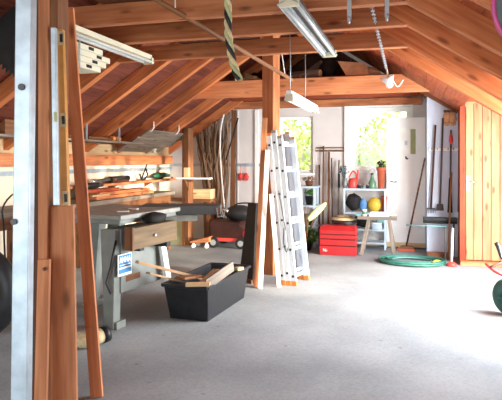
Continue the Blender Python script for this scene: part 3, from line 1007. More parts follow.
MB().cyl((-3.78, by(103), BZ + .165), (-3.78, by(108), BZ + .16), .028, .02).build('nose', 'darkrail', t)
# cable and tyre at the edge of the frame
q0, q1 = PX(10, 172, -3.5), PX(3, 215, -3.5)
tag(MB().tube(bez([V((-3.5, 4.9, roof(-3.5) + .02)), V((-3.5, 4.84, 1.3)), PX(7, 200, -3.48), PX(4, 230, -3.48), PX(7, 290, -3.48)], 8), .008, 6).build('cable', 'black'), 'black cable hanging from the rafters over the workbench edge', 'cable')
tc_ = PT(2, 282, 4.2)
rt = .36
t = thing('tyre', 'black tyre leaning against the workbench', 'tyre', (tc_.x - .35, tc_.y, 0))
c = V((tc_.x - .22, tc_.y, rt))
MB().tube([c + V((cos(q), 0, sin(q))) * (rt - .08) for q in [2 * pi * k / 32 for k in range(32)]], .08, 12, True).build('rubber', 'black', t)
MB().lathe([(.2, -.03), (.2, .03)], c, 24, Matrix.Rotation(R(90), 3, 'X')).build('wheel_disc', 'darkrail', t)

# ------------------------------------------------------------------ table saw
OX, OY, SAWA = -2.33, 4.04, R(8)
ts = thing('table_saw', 'grey cast-iron table saw with blue label and wooden drawer', 'table saw', (OX, OY, 0), -SAWA)
TM = Matrix.Translation((OX, OY, 0)) @ Matrix.Rotation(-SAWA, 4, 'Z')
T = lambda x, y, z: TM @ V((x, y, z))


def tbox(mb, lo, hi):
    a, b = V(lo), V(hi)
    c = (a + b) / 2; s = b - a
    k = max(range(3), key=lambda i: s[i])
    e = V((0, 0, 0)); e[k] = s[k] / 2
    upv = V((0, 0, 1)) if k != 2 else V((0, 1, 0))
    R3 = TM.to_3x3()
    wd = s.y if k == 0 else s.x
    hg = s.z if k != 2 else s.y
    return mb.beam(TM @ (c - e), TM @ (c + e), wd, hg, R3 @ upv)


tbox(MB(), (-.75, -.02, .875), (.1, .95, .915)).build('table_top', 'cast', ts, .008)
tbox(MB(), (-.7, .02, .835), (.06, .9, .875)).build('apron', 'machine', ts, .006)
mb = MB()
mb.prism([T(-.1, .04, .28), T(.06, .04, .28), T(.06, .04, .8), T(-.1, .04, .8)], TM.to_3x3() @ V((0, .58, 0)))
mb.build('cabinet', 'machine', ts, .006)
# splayed cast legs
for (x, y, m_) in ((.0, .0, 'machine'), (-.62, .5, 'machine'), (-.62, .8, 'machine')):
    mb = MB()
    mb.beam(T(x, y, .0), T(x + (.03 if x < -.2 else -.03), y + .03, .8), .09, .09, TM.to_3x3() @ V((0, 1, 0)), .15, .1)
    mb.beam(T(x, y - .03, .03), T(x, y + .09, .03), .14, .06)
    mb.build('leg', m_, ts, .006)
MB().beam(T(.16, .66, 0), T(.08, .55, .8), .035, .075, TM.to_3x3() @ V((0, 1, 0))).build('leg', 'white', ts, .004)
lv = MB().tube([T(.07, -.04, .72), T(.03, -.06, .5), T(.0, -.075, .38), T(.05, -.08, .3)], .009).build('lever', 'black', ts)
dr = tbox(MB(), (.2, -.08, .66), (.27, .55, .83)).build('drawer', 'olivewood', ts, .004)
tbox(MB(), (.198, -.1, .655), (.272, -.078, .835)).build('drawer_end', 'brown', dr)
MB().cyl(T(.268, .2, .745), T(.29, .2, .745), .012, n=12).build('drawer_knob', 'chrome', dr)
tbox(MB(), (.06, .1, .62), (.2, .16, .83)).build('drawer_runner', 'black', ts)
tbox(MB(), (.06, .5, .6), (.2, .56, .83)).build('drawer_runner', 'black', ts)
# label plate with lettering
lb = tbox(MB(), (.078, -.03, .425), (.082, .15, .6)).build('label_plate', 'white', ts)
tbox(MB(), (.0815, -.022, .495), (.0835, .142, .592)).build('label_field', 'label', lb)
tbox(MB(), (.0815, -.022, .445), (.0835, .142, .48)).build('label_field', 'label', lb)


def letters(txt, y0, z0, cw, ch, x, parent, mat):
    G = {'A': [((0, 0), (.5, 1)), ((.5, 1), (1, 0)), ((.2, .4), (.8, .4))], 'N': [((0, 0), (0, 1)), ((0, 1), (1, 0)), ((1, 0), (1, 1))],
         'M': [((0, 0), (0, 1)), ((0, 1), (.5, .3)), ((.5, .3), (1, 1)), ((1, 1), (1, 0))]}
    mb = MB()
    for i, chh in enumerate(txt):
        for (a, b) in G[chh]:
            pa = T(x, y0 + (i + a[0] * .75) * cw, z0 + a[1] * ch); pb_ = T(x, y0 + (i + b[0] * .75) * cw, z0 + b[1] * ch)
            mb.beam(pa, pb_, .007, .002, TM.to_3x3() @ V((1, 0, 0)))
    return mb.build('lettering', mat, parent)


letters('ANMA', -.012, .53, .038, .048, .0845, lb, 'white')
tbox(MB(), (.0835, -.01, .508), (.085, .13, .515)).build('lettering', 'white', lb)
tbox(MB(), (.061, .1, .36), (.063, .3, .41)).build('rust_patch', 'brown', ts)
# sliding table rail
ra, rb = PT(143, 206, 5.45), PT(221, 206, 5.45)
zt = .925
d_ = (rb - ra); d_.z = 0
mb = MB()
a = V((ra.x, ra.y, zt - .04)); b = V((rb.x, rb.y, zt - .04))
mb.beam(a, b, .3, .085)
mb.build('sliding_table', 'darkrail', ts, .004)
mb = MB()
mb.beam(V((ra.x + .05, ra.y - .12, zt - .12)), V((rb.x - .2, rb.y - .12, zt - .12)), .05, .06)
mb.build('guide_rail', 'cast', ts, .004)
mb = MB()
mb.beam(V((ra.x - .35, ra.y - .25, zt - .12)), V((ra.x + .25, ra.y, zt - .12)), .1, .06)
mb.build('support_arm', 'black', ts)
mb = MB()
mb.tube([b + V((-.02, -.14, .02)), b + V((.02, -.15, .02)), b + V((.03, -.15, -.06)), b + V((.07, -.15, -.06)), b + V((.075, -.15, .02)), b + V((.12, -.15, -.01))], .016, 8)
mb.build('end_stop', 'chrome', ts)
mb = MB()
mb.ball(T(.14, .4, .86), (.09, .16, .05), 12, 8, .15, 3)
mb.build('motor', 'blackmat', ts)
# small offcuts on the saw table
for (x, y, a, lab) in ((-.08, .25, .4, 'bright shiny offcut lying on the saw table'), (-.15, .5, -.3, 'second small bright offcut farther back on the saw table')):
    c = T(x, y, .9205)
    e = V((cos(a), sin(a), 0)) * .05
    tag(MB().beam(c - e, c + e, .03, .008).build('offcut', 'white', None, .001), lab, 'offcut')
tc2 = T(-.1, .35, .0)
# coil of ribbed pipe on the floor behind the uprights
c = FL(82, 348)
t = thing('dust_hose', 'beige ribbed hose lying under the table saw', 'hose', (c.x, c.y, 0))
mb = MB()
pp = [c + V((-.25, .15, .06)), c + V((-.1, .0, .06)), c + V((.04, .0, .06)), c + V((.1, .1, .07))]
pp = bez(pp, 10)
mb.tube(pp, [.05 + (.006 if i % 2 else 0) for i in range(len(pp))], 12)
mb.build('ribbed_pipe', 'straw', t)
MB().cyl(pp[-1], pp[-1] + (pp[-1] - pp[-2]).normalized() * .05, .06, n=16).build('collar', 'black', t)

# ------------------------------------------------------------------ black tub with offcuts
ca, cb, cc_ = FL(170, 318), FL(208, 322), FL(244, 298)
# corners on the floor: front-left, front-middle, right-back
n1 = (cb - ca); n2 = (cc_ - cb)
t = thing('mortar_tub', 'black plastic tub full of wood offcuts', 'tub', (cb + V((0, .25, 0))))
base = [ca, cb, cc_, ca + n2]
ctr = sum(base, V()) / 4
TH = .31
rim = [ctr + (p - ctr) * 1.16 + V((0, 0, TH)) for p in base]
binn = [ctr + (p - ctr) * .93 + V((0, 0, .02)) for p in base]
rinn = [ctr + (p - ctr) * 1.08 + V((0, 0, TH - .005)) for p in base]
vs = base + rim + rinn + binn
fs = [(3, 2, 1, 0), (12, 13, 14, 15)]
for i in range(4):
    j = (i + 1) % 4
    fs += [(i, j, 4 + j, 4 + i), (4 + i, 4 + j, 8 + j, 8 + i), (8 + i, 8 + j, 12 + j, 12 + i)]
MB().add(vs, fs).build('tub_body', 'tub', t, .012)
ring = [ctr + (p - ctr) * 1.19 + V((0, 0, TH - .01)) for p in base]
mb = MB()
for i in range(4):
    mb.beam(ring[i], ring[(i + 1) % 4], .022, .028)
mb.build('rim', 'tub', t, .006)
U1, U2 = n1.normalized(), n2.normalized()
RZ = TH


def tubpt(a, b, z): return ctr + n1 * (a - .5) + n2 * (b - .5) + V((0, 0, z))


def tub_board(lab, p, q, w, th, m_, up=(0, 0, 1)):
    tag(MB().beam(p, q, w, th, up).build('offcut', m_, None, .002), lab, 'offcut', 'offcuts in the black tub')


tub_board('long brown stick poking far out of the black tub', PT(137, 262, 4.55), tubpt(.5, .34, .29), .05, .024, 'oldpine')
tub_board('shorter brown stick under the long one poking out of the tub', PT(148, 273, 4.5), tubpt(.5, .22, .25), .05, .016, 'oldpine')
tub_board('dark grey board standing on edge along the tub', PT(206, 285, 4.62), PT(233, 266, 5.0), .016, .09, 'greywood')
tub_board('pale board lying across the front rim of the tub', PT(186, 284.5, 4.5), PT(210, 284, 4.5), .07, .024, 'pale')
tub_board('pale stick rising from the tub rim towards the back', PT(203, 283, 4.62), PT(217, 270, 5.0), .07, .02, 'pale')
tub_board('brown board end inside the tub behind the pale one', PT(180, 278, 4.62), PT(200, 276, 4.85), .1, .02, 'brown')
tub_board('small pale block at the far rim of the tub', PT(236, 269, 5.3), PT(242, 268, 5.36), .05, .03, 'pale')

# ------------------------------------------------------------------ leaning on the central post
pf = py_ - .09                       # front face of the post
# dark panel
a, b = FL(239, 277), FL(252.5, 284)
dt = PT(248, 203, 6.6); dt2 = PT(256, 203, 6.35)
t = thing('dark_panel', 'tall black panel with brown edge leaning beside the post', 'panel', (a + b) / 2)
MB().prism([a, b, dt2, dt], (.02, .02, 0)).build('sheet', 'blackmat', t)
MB().beam(a + V((0, -.012, .02)), b + V((0, -.012, .02)), .016, .04).build('edge_strip', 'brown', t)
tag(MB().beam(FL(256.5, 287), PT(265, 118, 6.3), .06, .03, fx).build('board', 'orange', None, .003), 'tall narrow orange board leaning on the central post', 'board')
tag(MB().beam(FL(260.2, 288.5), PT(267.5, 150, 6.2), .05, .02, fx).build('board', 'whitewood', None, .003), 'white narrow board leaning on the central post', 'board')
tag(MB().beam(FL(279, 287), PT(271, 194, 6.02), .045, .02, fx).build('board', 'whitewood', None, .003), 'short white board standing against the ladder rails', 'board')


# ladder: three nested sections
lb0 = FL(281, 284.5)
LD = thing('extension_ladder', 'three-part aluminium ladder standing upright against the post', 'ladder', lb0 + V((.1, .2, 0)), -R(13))
Lx = V((cos(R(-13)), sin(R(-13)), 0)); Ly = V((-sin(R(-13)), cos(R(-13)), 0))
lean = V((-.2, .12, 1.72)) / 1.72
Hh = [1.63, 1.66, 1.60]
for k in range(3):
    o = lb0 + V((.026, .0, 0)) + Lx * (.064 * k)
    wdt = .36 - .012 * k
    of = Ly * (.006 * k)
    sec = MB()
    bot, topz = .03, Hh[k]
    for s in (0, 1):
        bb = o + of + Ly * (wdt * s)
        sec.beam(bb + lean * bot, bb + lean * topz, .028, .063, Lx)
    so = sec.build('section', 'alu', LD, .004)
    nr = 6
    for i in range(nr):
        z = .1 + i * .285 + (.03 if k == 1 else 0)
        c = o + of + lean * z
        MB().beam(c, c + Ly * wdt, .03, .026, lean).build('rung', 'alu', so)
        if True:
            cc2 = c - Ly * .0135
            MB().cyl(cc2, cc2 - Ly * .004, .0135, n=10).build('rung_end', 'black', so)
    for s in (0, 1):
        bb = o + of + Ly * (wdt * s)
        MB().beam(bb + V((0, 0, 0)), bb + lean * .05, .034, .068, Lx).build('foot', 'orangecap', so, .004)
        MB().beam(bb + lean * topz, bb + lean * (topz + .03), .03, .064, Lx).build('end_cap', 'tan' if s else ('orangecap', 'straps', 'straps')[k], so, .004)
    if k == 1:
        c = o - Ly * .022
        MB().tube(bez([c + lean * 1.02, c + lean * .8 + Lx * .02, c + lean * .5 + Lx * .05, c + lean * .36 + Lx * .03, c + lean * .45, c + lean * .62 + Lx * .02], 6), .005, 6).build('strap_cord', 'black', so)

# ------------------------------------------------------------------ far end, low side
# bench by the gable wall
x0, x1 = PY(160, 200, 8.55).x, PY(212, 200, 8.55).x
x0 = max(x0, XL + .02)
t = thing('side_bench', 'low brown bench against the gable wall below the branches', 'bench', ((x0 + x1) / 2, 8.8, 0))
MB().box((x0, 8.48, .68), (x1, 8.78, .725)).build('bench_top', 'brown', t, .004)
for x in (x0 + .05, x1 - .05):
    for y in (8.52, 8.74):
        MB().box((x - .03, y - .03, 0), (x + .03, y + .03, .68)).build('leg', 'brown', t, .003)
q0, q1 = PY(193.5, 202, 8.55), PY(211, 192, 8.55)
t = thing('wooden_block', 'bright yellow wooden box on the low brown bench', 'box', ((q0.x + q1.x) / 2, 8.65, .725))
MB().box((q0.x, 8.53, .726), (q1.x, 8.75, .726 + .15)).build('box_body', 'pale', t, .004)
MB().box((q0.x - .005, 8.525, .876), (q1.x + .005, 8.755, .885)).build('lid', 'pale', t, .002)
MB().box((q0.x - .16, 8.55, .726), (q0.x - .006, 8.7, .83)).build('side_part', 'brown', t, .003)
# little shelf through the post, with block
qa, qb = PY(186, 178, 8.25), PY(212, 178, 8.25)
t = thing('bracket_shelf', 'small pale shelf fixed to the brown far post', 'shelf', ((qa.x + qb.x) / 2, 8.3, 1.06))
MB().box((qa.x - .12, 8.12, 1.06), (qb.x, 8.27, 1.085)).build('shelf_board', 'white', t, .003)
MB().prism([(bp_.x + .02, 8.27, 1.06), (bp_.x + .02, 8.15, 1.06), (bp_.x + .02, 8.27, .92)], (.02, 0, 0)).build('bracket', 'brown', t)
q = PY(186.5, 173, 8.2)
tag(MB().box((q.x - .04, 8.18, 1.0855), (q.x + .04, 8.26, 1.24)).build('wooden_block', 'pale', None, .003), 'small upright pale block on the post shelf', 'block')

# dry branches
rnd = random.Random(11)
mb = MB()
for i in range(70):
    bx = rnd.uniform(-3.32, -2.98)
    a = V((bx, rnd.uniform(8.84, 8.97), .01))
    tx = PY(rnd.uniform(196, 231), 115, 8.9).x
    topz = min(roof(tx) - .03, rnd.uniform(1.7, 2.3))
    b = V((tx, rnd.uniform(8.82, 8.96), topz))
    pts = [a.lerp(b, s) + V((rnd.uniform(-.05, .05), rnd.uniform(-.02, .02), 0)) for s in (0, .25, .45, .65, .83)] + [b]
    r0 = rnd.choice([.012, .016, .02, .035])
    mb.tube(bez(pts, 3), [r0 * (1 - .6 * k / 15) for k in range(16)], 6)
tag(mb.build('dry_branches', 'bark'), 'tangle of dry brown branches propped against the gable wall', 'branches', None, 'stuff')
tag(MB().tube(bez([PY(225, 214, 8.79), PY(222, 180, 8.72), PY(220, 150, 8.65), PY(221, 128, 8.66), PY(224, 114, 8.7)], 6), .011, 8).build('conduit', 'white'), 'thin curved white plastic tube in front of the branches', 'tube')
qa, qb = PY(233, 196, 8.95), PY(234, 104, 9.0)
tag(MB().beam(V((qa.x, 8.9, 0)), V((qb.x, 9.0, 2.2)), .085, .03, (0, 1, 0)).build('board', 'brown', None, .003), 'upright brown board against the gable wall beside the branches', 'board')
tag(MB().tube([PY(226, 160, 8.6), PY(238, 118, 8.72)], .012, 8).build('rod', 'blackmat'), 'thin black rod slanting beside the dry branches', 'rod')
for px, lab in ((240.5, 'red glove on the wall rail, nearer the branches'), (246, 'red glove on the wall rail, nearer the white strip')):
    c = PY(px, 176, YB - .04)
    t = thing('red_glove', lab, 'glove', c, 0, 'red gloves on the gable wall')
    MB().ball(c, (.04, .02, .055), 12, 8).build('palm', 'redplastic', t)
    MB().tube([c + V((0, 0, .05)), V((c.x, YB - .036, 1.28))], .004, 5).build('loop', 'redplastic', t)
    for k in range(4):
        MB().tube([c + V((-.027 + k * .018, 0, -.03)), c + V((-.03 + k * .02, -.002, -.085 + abs(k - 1.5) * .008))], [.01, .008], 7).build('finger', 'redplastic', t)
    MB().tube([c + V((.03, 0, .0)), c + V((.055, -.002, -.03))], [.011, .008], 7).build('thumb', 'redplastic', t)

# lawn mower
lm = FL(233, 243)
lm.y = 8.42
k = lm.y
X0, X1 = PY(214, 230, k).x, PY(249, 230, k).x
t = thing('lawn_mower', 'dark red lawn mower with black engine beside the post', 'lawn mower', ((X0 + X1) / 2, k, 0))
MB().prism([(X0, k - .2, .12), (X1, k - .2, .1), (X1, k - .2, .28), (X1 - .12, k - .2, .4), (X0, k - .2, .42)], (0, .42, 0)).build('deck', 'darkred', t, .02)
MB().ball(((X0 + X1) / 2 + .12, k + .05, .52), (.24, .18, .13), 18, 10).build('engine', 'black', t)
MB().beam((X0 + .1, k - .22, .13), (X1 - .02, k - .22, .13), .02, .05).build('trim_bar', 'redplastic', t)
MB().ball((X1 - .02, k - .18, .22), (.035, .03, .07)).build('lever', 'red', t)
for (x, y) in ((X0 + .08, k - .24), (X1 - .06, k - .24), (X0 + .08, k + .25), (X1 - .06, k + .25)):
    w_ = MB().cyl((x, y - .025, .085), (x, y + .025, .085), .085, n=22).build('wheel', 'black', t, .008)
    MB().cyl((x, y - .03, .085), (x, y + .03, .085), .045, n=16).build('wheel_hub', 'straps', w_)
MB().tube(bez([V((X0 + .1, k + .25, .3)), V((X0 + .25, k + .27, .62)), V((X1, k + .28, .66)), V((X1 + .15, k + .3, .6))], 6), .012).build('handle', 'black', t)
# dolly
c = FL(205, 242); c.y = 8.2
a, b = PY(193, 235, c.y).x, PY(212, 232, c.y).x
t = thing('dolly', 'small wooden dolly on white castors below the bench', 'dolly', ((a + b) / 2, c.y, 0))
MB().prism([(a, c.y - .14, .07), (b, c.y - .14, .1), (b, c.y - .14, .18), (a, c.y - .14, .1)], (0, .28, 0), (1, 0, 0)).build('platform', 'orange', t, .004)
for (x, y) in ((a + .05, c.y - .1), (b - .05, c.y - .1), (a + .05, c.y + .1), (b - .05, c.y + .1)):
    MB().cyl((x, y - .015, .032), (x, y + .015, .032), .032, n=16).build('caster', 'white', t)
    MB().box((x - .012, y - .02, .03), (x + .012, y + .02, .085)).build('caster_fork', 'white', t)
# pale green board and its stick
a, b = FL(177, 241), FL(190, 242)
mb = MB().prism([V((a.x, 8.32, 0)), V((b.x, 8.32, 0)), V((b.x + .03, 8.48, .42)), V((a.x, 8.48, .42))], (0, .02, 0))
tag(mb.build('board', 'greenbox'), 'pale green board leaning under the brown bench', 'board')
tag(MB().beam(V((b.x + .03, 8.28, 0)), V((b.x + .09, 8.48, .45)), .03, .025).build('batten', 'orange'), 'short orange batten leaning beside the pale green board', 'batten')

# ------------------------------------------------------------------ far end, window side
# peg rail and the long handled tools
r0, r1 = PY(316, 151, YB - .03), PY(343.5, 151, YB - .03)
t = thing('peg_rail', 'wooden peg rail on the wall between the windows', 'peg rail', ((r0.x + r1.x) / 2, YB, r0.z))
MB().box((r0.x, YB - .025, r0.z - .012), (r1.x, YB, r0.z + .012)).build('lower_strip', 'brown', t, .002)
MB().box((r0.x, YB - .025, r0.z + .04), (r1.x, YB, r0.z + .06)).build('upper_strip', 'brown', t, .002)
for i in range(6):
    x = r0.x + (r1.x - r0.x) * (i + .5) / 6
    MB().cyl((x, YB - .08, r0.z + .01), (x, YB - .01, r0.z), .008, n=8).build('peg', 'brown', t)
for (px, py, pb_, w, m_, lab, nm) in ((319.3, 165, 319.5, .03, 'darkwood', 'shortest dark stick leaning below the peg rail', 'stick'), (323.5, 146, 323, .028, 'brown', 'brown handle rising above the peg rail', 'garden_stick'),
                                      (329, 152, 328.5, .034, 'brown', 'thick brown handle leaning under the peg rail', 'garden_stick'), (331.5, 158, 333, .02, 'darkwood', 'slim dark handle beside the thick brown one', 'garden_stick')):
    a = PY(pb_, 160, 8.93); b = PY(px, py, 9.045)
    tag(MB().cyl(V((a.x, 8.9, 0)), b, w / 2, w / 2 * .9, 10).build(nm, m_), lab, 'tool handle', 'long handles under the peg rail')
a, b = PY(338.5, 214, 8.95), PY(339, 160, 9.02)
t = thing('spade', 'grey metal spade leaning beside the shelving', 'spade', (a.x, 8.9, 0))
MB().cyl(V((a.x, 8.93, .35)), b, .014).build('handle', 'greywood', t)
MB().prism([V((a.x - .09, 8.9, .02)), V((a.x + .09, 8.9, .02)), V((a.x + .08, 8.93, .42)), V((a.x - .08, 8.93, .42))], (0, .012, 0)).build('blade', 'galv', t)
MB().box((b.x - .012, 8.96, .92), (b.x + .022, 8.985, 1.14)).build('grip', 'black', t)
# pale blue plant stand
x0, x1 = PY(301, 190, 8.75).x, PY(316.5, 190, 8.75).x
t = thing('plant_stand', 'pale blue stand with shelf behind the ladders', 'stand', ((x0 + x1) / 2, 8.8, 0))
for x in (x0, x1 - .035):
    for y in (8.65, 8.95):
        MB().box((x, y, 0), (x + .035, y + .035, .92)).build('leg', 'palefill', t, .003)
for z in (.3, .62, .92):
    MB().box((x0 - .02, 8.63, z), (x1 + .02, 9.0, z + .03)).build('shelf_board', 'palefill', t, .003)
xm = (x0 + x1) / 2
t = thing('flowerpot', 'dark flowerpot on the middle board of the pale blue stand', 'flowerpot', (xm, 8.8, .651))
MB().lathe([(.05, .651), (.07, .78), (.075, .79), (.06, .79)], (xm, 8.8, 0), 16).build('pot', 'black', t)
foliage('', '', (xm, 8.8, .85), (.09, .09, .06), 50, .03, 21).build('leaves', 'leaf', t)
t = thing('flowerpot', 'green flowerpot on the lower board of the pale blue stand', 'flowerpot', (xm, 8.78, .331))
MB().lathe([(.06, .331), (.085, .5), (.09, .51), (.07, .51)], (xm, 8.78, 0), 16).build('pot', 'green', t)
t = thing('flowerpot', 'brown flowerpot on top of the pale blue stand', 'flowerpot', (xm, 8.8, .951))
MB().lathe([(.05, .951), (.07, 1.02), (.075, 1.03), (.06, 1.03)], (xm, 8.8, 0), 16).build('pot', 'brown', t)
foliage('', '', (xm, 8.8, 1.06), (.12, .1, .04), 40, .03, 25).build('leaves', 'bark', t)
# folded parasol with pale lime cloth
a, b = PT(308, 220, 7.85), PT(326, 203, 7.95)
t = thing('parasol', 'folded pale lime parasol leaning over the plants', 'parasol', FL(305, 252.5))
ft = V((a.x - .02, a.y, 0))
MB().tube([FL(305, 252.5), a, b + (b - a) * .08], .009, 6).build('pole', 'brown', t)
MB().tube(bez([a, a.lerp(b, .3), a.lerp(b, .7), b], 5), [0.02 + .034 * sin(pi * min(1, k / 15 * .9 + .1)) for k in range(16)], 10, False, .7).build('cloth', 'limecloth', t)
# green plant and dark tangle on the floor
c = FL(311, 246); c.y = 8.38
t = thing('potted_plant', 'leafy green plant on the floor beside the red toolbox', 'plant', (c.x, c.y, 0))
MB().lathe([(.07, 0), (.1, .13), (.105, .14), (.08, .14)], (c.x, c.y, 0), 16).build('pot', 'black', t)
foliage('', '', (c.x, c.y, .22), (.17, .14, .13), 170, .04, 31).build('leaves', 'leaf', t)
mb = MB()
rnd = random.Random(5)
for i in range(12):
    a_ = rnd.uniform(0, 6.28)
    mb.tube(bez([V((c.x, c.y, .1)), V((c.x + .08 * cos(a_), c.y + .08 * sin(a_), .35)), V((c.x + .16 * cos(a_), c.y + .1 * sin(a_), rnd.uniform(.45, .68)))], 4), .006, 5)
mb.build('stems', 'bark', t)

# red toolbox
a, b = FL(319.5, 250.5), FL(356, 253)
k = 8.0
x0, x1 = PY(319.5, 250, k).x, PY(356, 250, k).x
t = thing('toolbox', 'red metal toolbox on the floor below the window', 'toolbox', ((x0 + x1) / 2, k + .15, 0))
MB().box((x0 + .01, k + .012, .0), (x1 - .01, k + .25, .37)).build('box_body', 'darkred', t)
for z0_, z1_ in ((.0, .13), (.142, .222), (.234, .29), (.302, .36)):
    MB().box((x0, k, z0_), (x1, k + .26, z1_)).build('drawer', 'red', t, .006)
MB().prism([(x0 - .005, k - .012, .36), (x1 + .005, k - .012, .36), (x1 - .015, k + .06, .415), (x0 + .015, k + .06, .415)], (0, .2, 0)).build('lid', 'red', t, .008)
MB().tube([((x0 + x1) / 2 - .1, k + .15, .41), ((x0 + x1) / 2 - .09, k + .15, .46), ((x0 + x1) / 2 + .09, k + .15, .46), ((x0 + x1) / 2 + .1, k + .15, .41)], .01).build('handle', 'darkred', t)
lg = MB()
q = V((x0 + .055, k - .003, .05))
for (p0, p1) in (((0, 0), (0, .045)), ((0, .045), (.03, 0)), ((.03, 0), (.03, .045)), ((.05, 0), (.05, .028))):
    lg.beam(q + V((p0[0], 0, p0[1])), q + V((p1[0], 0, p1[1])), .004, .009, (0, 1, 0))
lg.build('emblem', 'white', t)

# black tub with straw hat behind the toolbox
c = PY(345, 225, 8.5)
c.y = 8.46
t = thing('bucket', 'wide black bucket behind the red toolbox', 'bucket', (c.x, c.y, 0))
MB().lathe([(.13, .0), (.165, .2), (.185, .42), (.19, .47), (.184, .47), (.155, .2), (.12, .02)], (c.x, c.y, 0), 26).build('body', 'black', t)
MB().tube(bez([V((c.x - .18, c.y - .05, .42)), V((c.x - .08, c.y - .19, .38)), V((c.x + .08, c.y - .19, .38)), V((c.x + .18, c.y - .05, .42))], 6), .005, 6).build('handle', 'straps', t)
t = thing('straw_hat', 'straw hat lying over the black bucket', 'hat', (c.x, c.y, .471))
MB().lathe([(.17, .472), (.2, .471), (.18, .488), (.14, .505), (.12, .522), (.09, .532), (.0001, .535)], (c.x - .02, c.y, 0), 28).build('brim', 'straw', t)
MB().lathe([(.142, .507), (.14, .513), (.124, .522), (.12, .517)], (c.x - .02, c.y, 0), 28).build('hat_band', 'brown', t)

# metal shelving below the big window
k0, k1 = 8.67, 8.92
x0, x1 = PY(343.5, 200, k0).x, PY(387, 200, k0).x
x1 = min(x1, PY(386.5, 118, DY).x - .02)
x1 = PY(386, 200, k0).x
t = thing('shelving_unit', 'white metal shelving unit under the large window', 'shelving', ((x0 + x1) / 2, 8.77, 0))
zs = [PY(360, 247, k0).z + .06, PY(360, 236, k0).z, PY(360, 213, k0).z, PY(360, 190, k0).z]
zs = [.08, .28, PY(360, 214.5, k0).z, PY(360, 190.5, k0).z]
for z in zs:
    MB().box((x0, k0, z), (x1, k1, z + .03)).build('shelf_board', 'palefill', t, .003)
for x in (x0, x1 - .025):
    for y in (k0 - .002, k1 - .023):
        MB().box((x, y, 0), (x + .025, y + .025, zs[-1] + .03)).build('upright', 'palefill', t)
tz = zs[-1] + .031
sx = lambda px, y=8.7: PY(px, 188, y).x
# top shelf: red watering can
c = V((sx(352.5), 8.75, tz))
t = thing('watering_can', 'red watering can on the top shelf by the window', 'watering can', c)
MB().lathe([(.065, 0), (.075, .02), (.07, .12), (.05, .15), (.03, .155)], c, 18).build('body', 'redplastic', t)
MB().tube(bez([c + V((.05, 0, .1)), c + V((.055, 0, .2)), c + V((0, 0, .26)), c + V((-.06, 0, .16))], 5), .013).build('handle', 'redplastic', t)
MB().tube([c + V((.055, 0, .05)), c + V((.075, -.01, .2)), c + V((.078, -.01, .28))], [.016, .012, .012]).build('spout', 'redplastic', t)
c = V((sx(344.6), 8.76, tz))
t = thing('vase', 'grey vase of dried stems on the top shelf edge', 'vase', c)
MB().lathe([(.03, 0), (.045, .06), (.03, .13), (.035, .15)], c, 14).build('body', 'jar', t)
mb = MB()
rnd = random.Random(3)
for i in range(16):
    e = c + V((rnd.uniform(-.08, .03), rnd.uniform(-.05, .06), rnd.uniform(.22, .34)))
    mb.tube([c + V((0, 0, .12)), e], .004, 5); mb.ball(e, .018, 7, 5)
mb.build('dried_stems', 'greyfab', t)
for px, r, hgt, m_, lab in ((359.5, .03, .06, 'black', 'small dark jar beside the red watering can'), (364, .032, .05, 'jar', 'small grey glass jar in the middle of the top shelf'), (367.8, .026, .06, 'black', 'small dark jar beside the green bottle')):
    c = V((sx(px), 8.7, tz))
    t = thing('jar', lab, 'jar', c, 0, 'small jars on the top shelf')
    MB().lathe([(r, 0), (r, hgt * .75), (r * .8, hgt * .85)], c, 14).build('body', m_, t)
    MB().lathe([(r * .85, hgt * .85), (r * .85, hgt)], c, 14).build('lid', 'straps', t)
c = V((sx(372), 8.74, tz))
t = thing('bottle', 'green glass bottle on the top shelf', 'bottle', c)
MB().lathe([(.055, 0), (.06, .02), (.058, .09), (.025, .15), (.02, .2), (.022, .21)], c, 18).build('body', 'glassgreen', t)
MB().lathe([(.018, .21), (.018, .235)], c, 12).build('cap', 'black', t)
MB().tube(bez([c + V((-.07, .02, .12)), c + V((-.05, .02, .26)), c + V((.02, .02, .3)), c + V((.045, .02, .24))], 5), .005, 6).build('wire_loop', 'straps', t)
c = V((sx(381), 8.74, tz))
t = thing('potted_plant', 'dark plant in a tall terracotta pot beside the white door', 'plant', c)
MB().lathe([(.045, 0), (.06, .28), (.072, .285), (.072, .325), (.06, .325), (.055, .28)], c, 20).build('pot', 'terra', t)
foliage('', '', c + V((0, 0, .37)), (.06, .06, .06), 90, .022, 41).build('leaves', 'blackmat', t)
# second shelf
mz = zs[2] + .031
tag(MB().ball((sx(353), 8.78, mz + .15), (.12, .085, .13), 20, 12, .12, 5).build('black_bag', 'blackmat'), 'bulky black bag filling the middle shelf', 'bag')
t = thing('blue_cloth', 'crumpled blue cloth beside the black bag on the middle shelf', 'cloth', (sx(362), 8.68, mz))
tag(MB().ball((sx(363), 8.73, mz + .115), (.055, .04, .095), 20, 12, .1, 8).build('folds', 'blue', t))
tag(MB().ball((sx(374), 8.79, mz + .115), (.112, .1, .112), 24, 16).build('ball', 'yellow'), 'yellow ball on the middle shelf', 'ball')
c = V((sx(384.2), 8.76, mz))
t = thing('flowerpot', 'tall terracotta pot beside the yellow ball', 'flowerpot', c)
MB().lathe([(.03, 0), (.04, .2), (.047, .205), (.047, .25), (.04, .25)], c, 18).build('pot', 'terra', t)
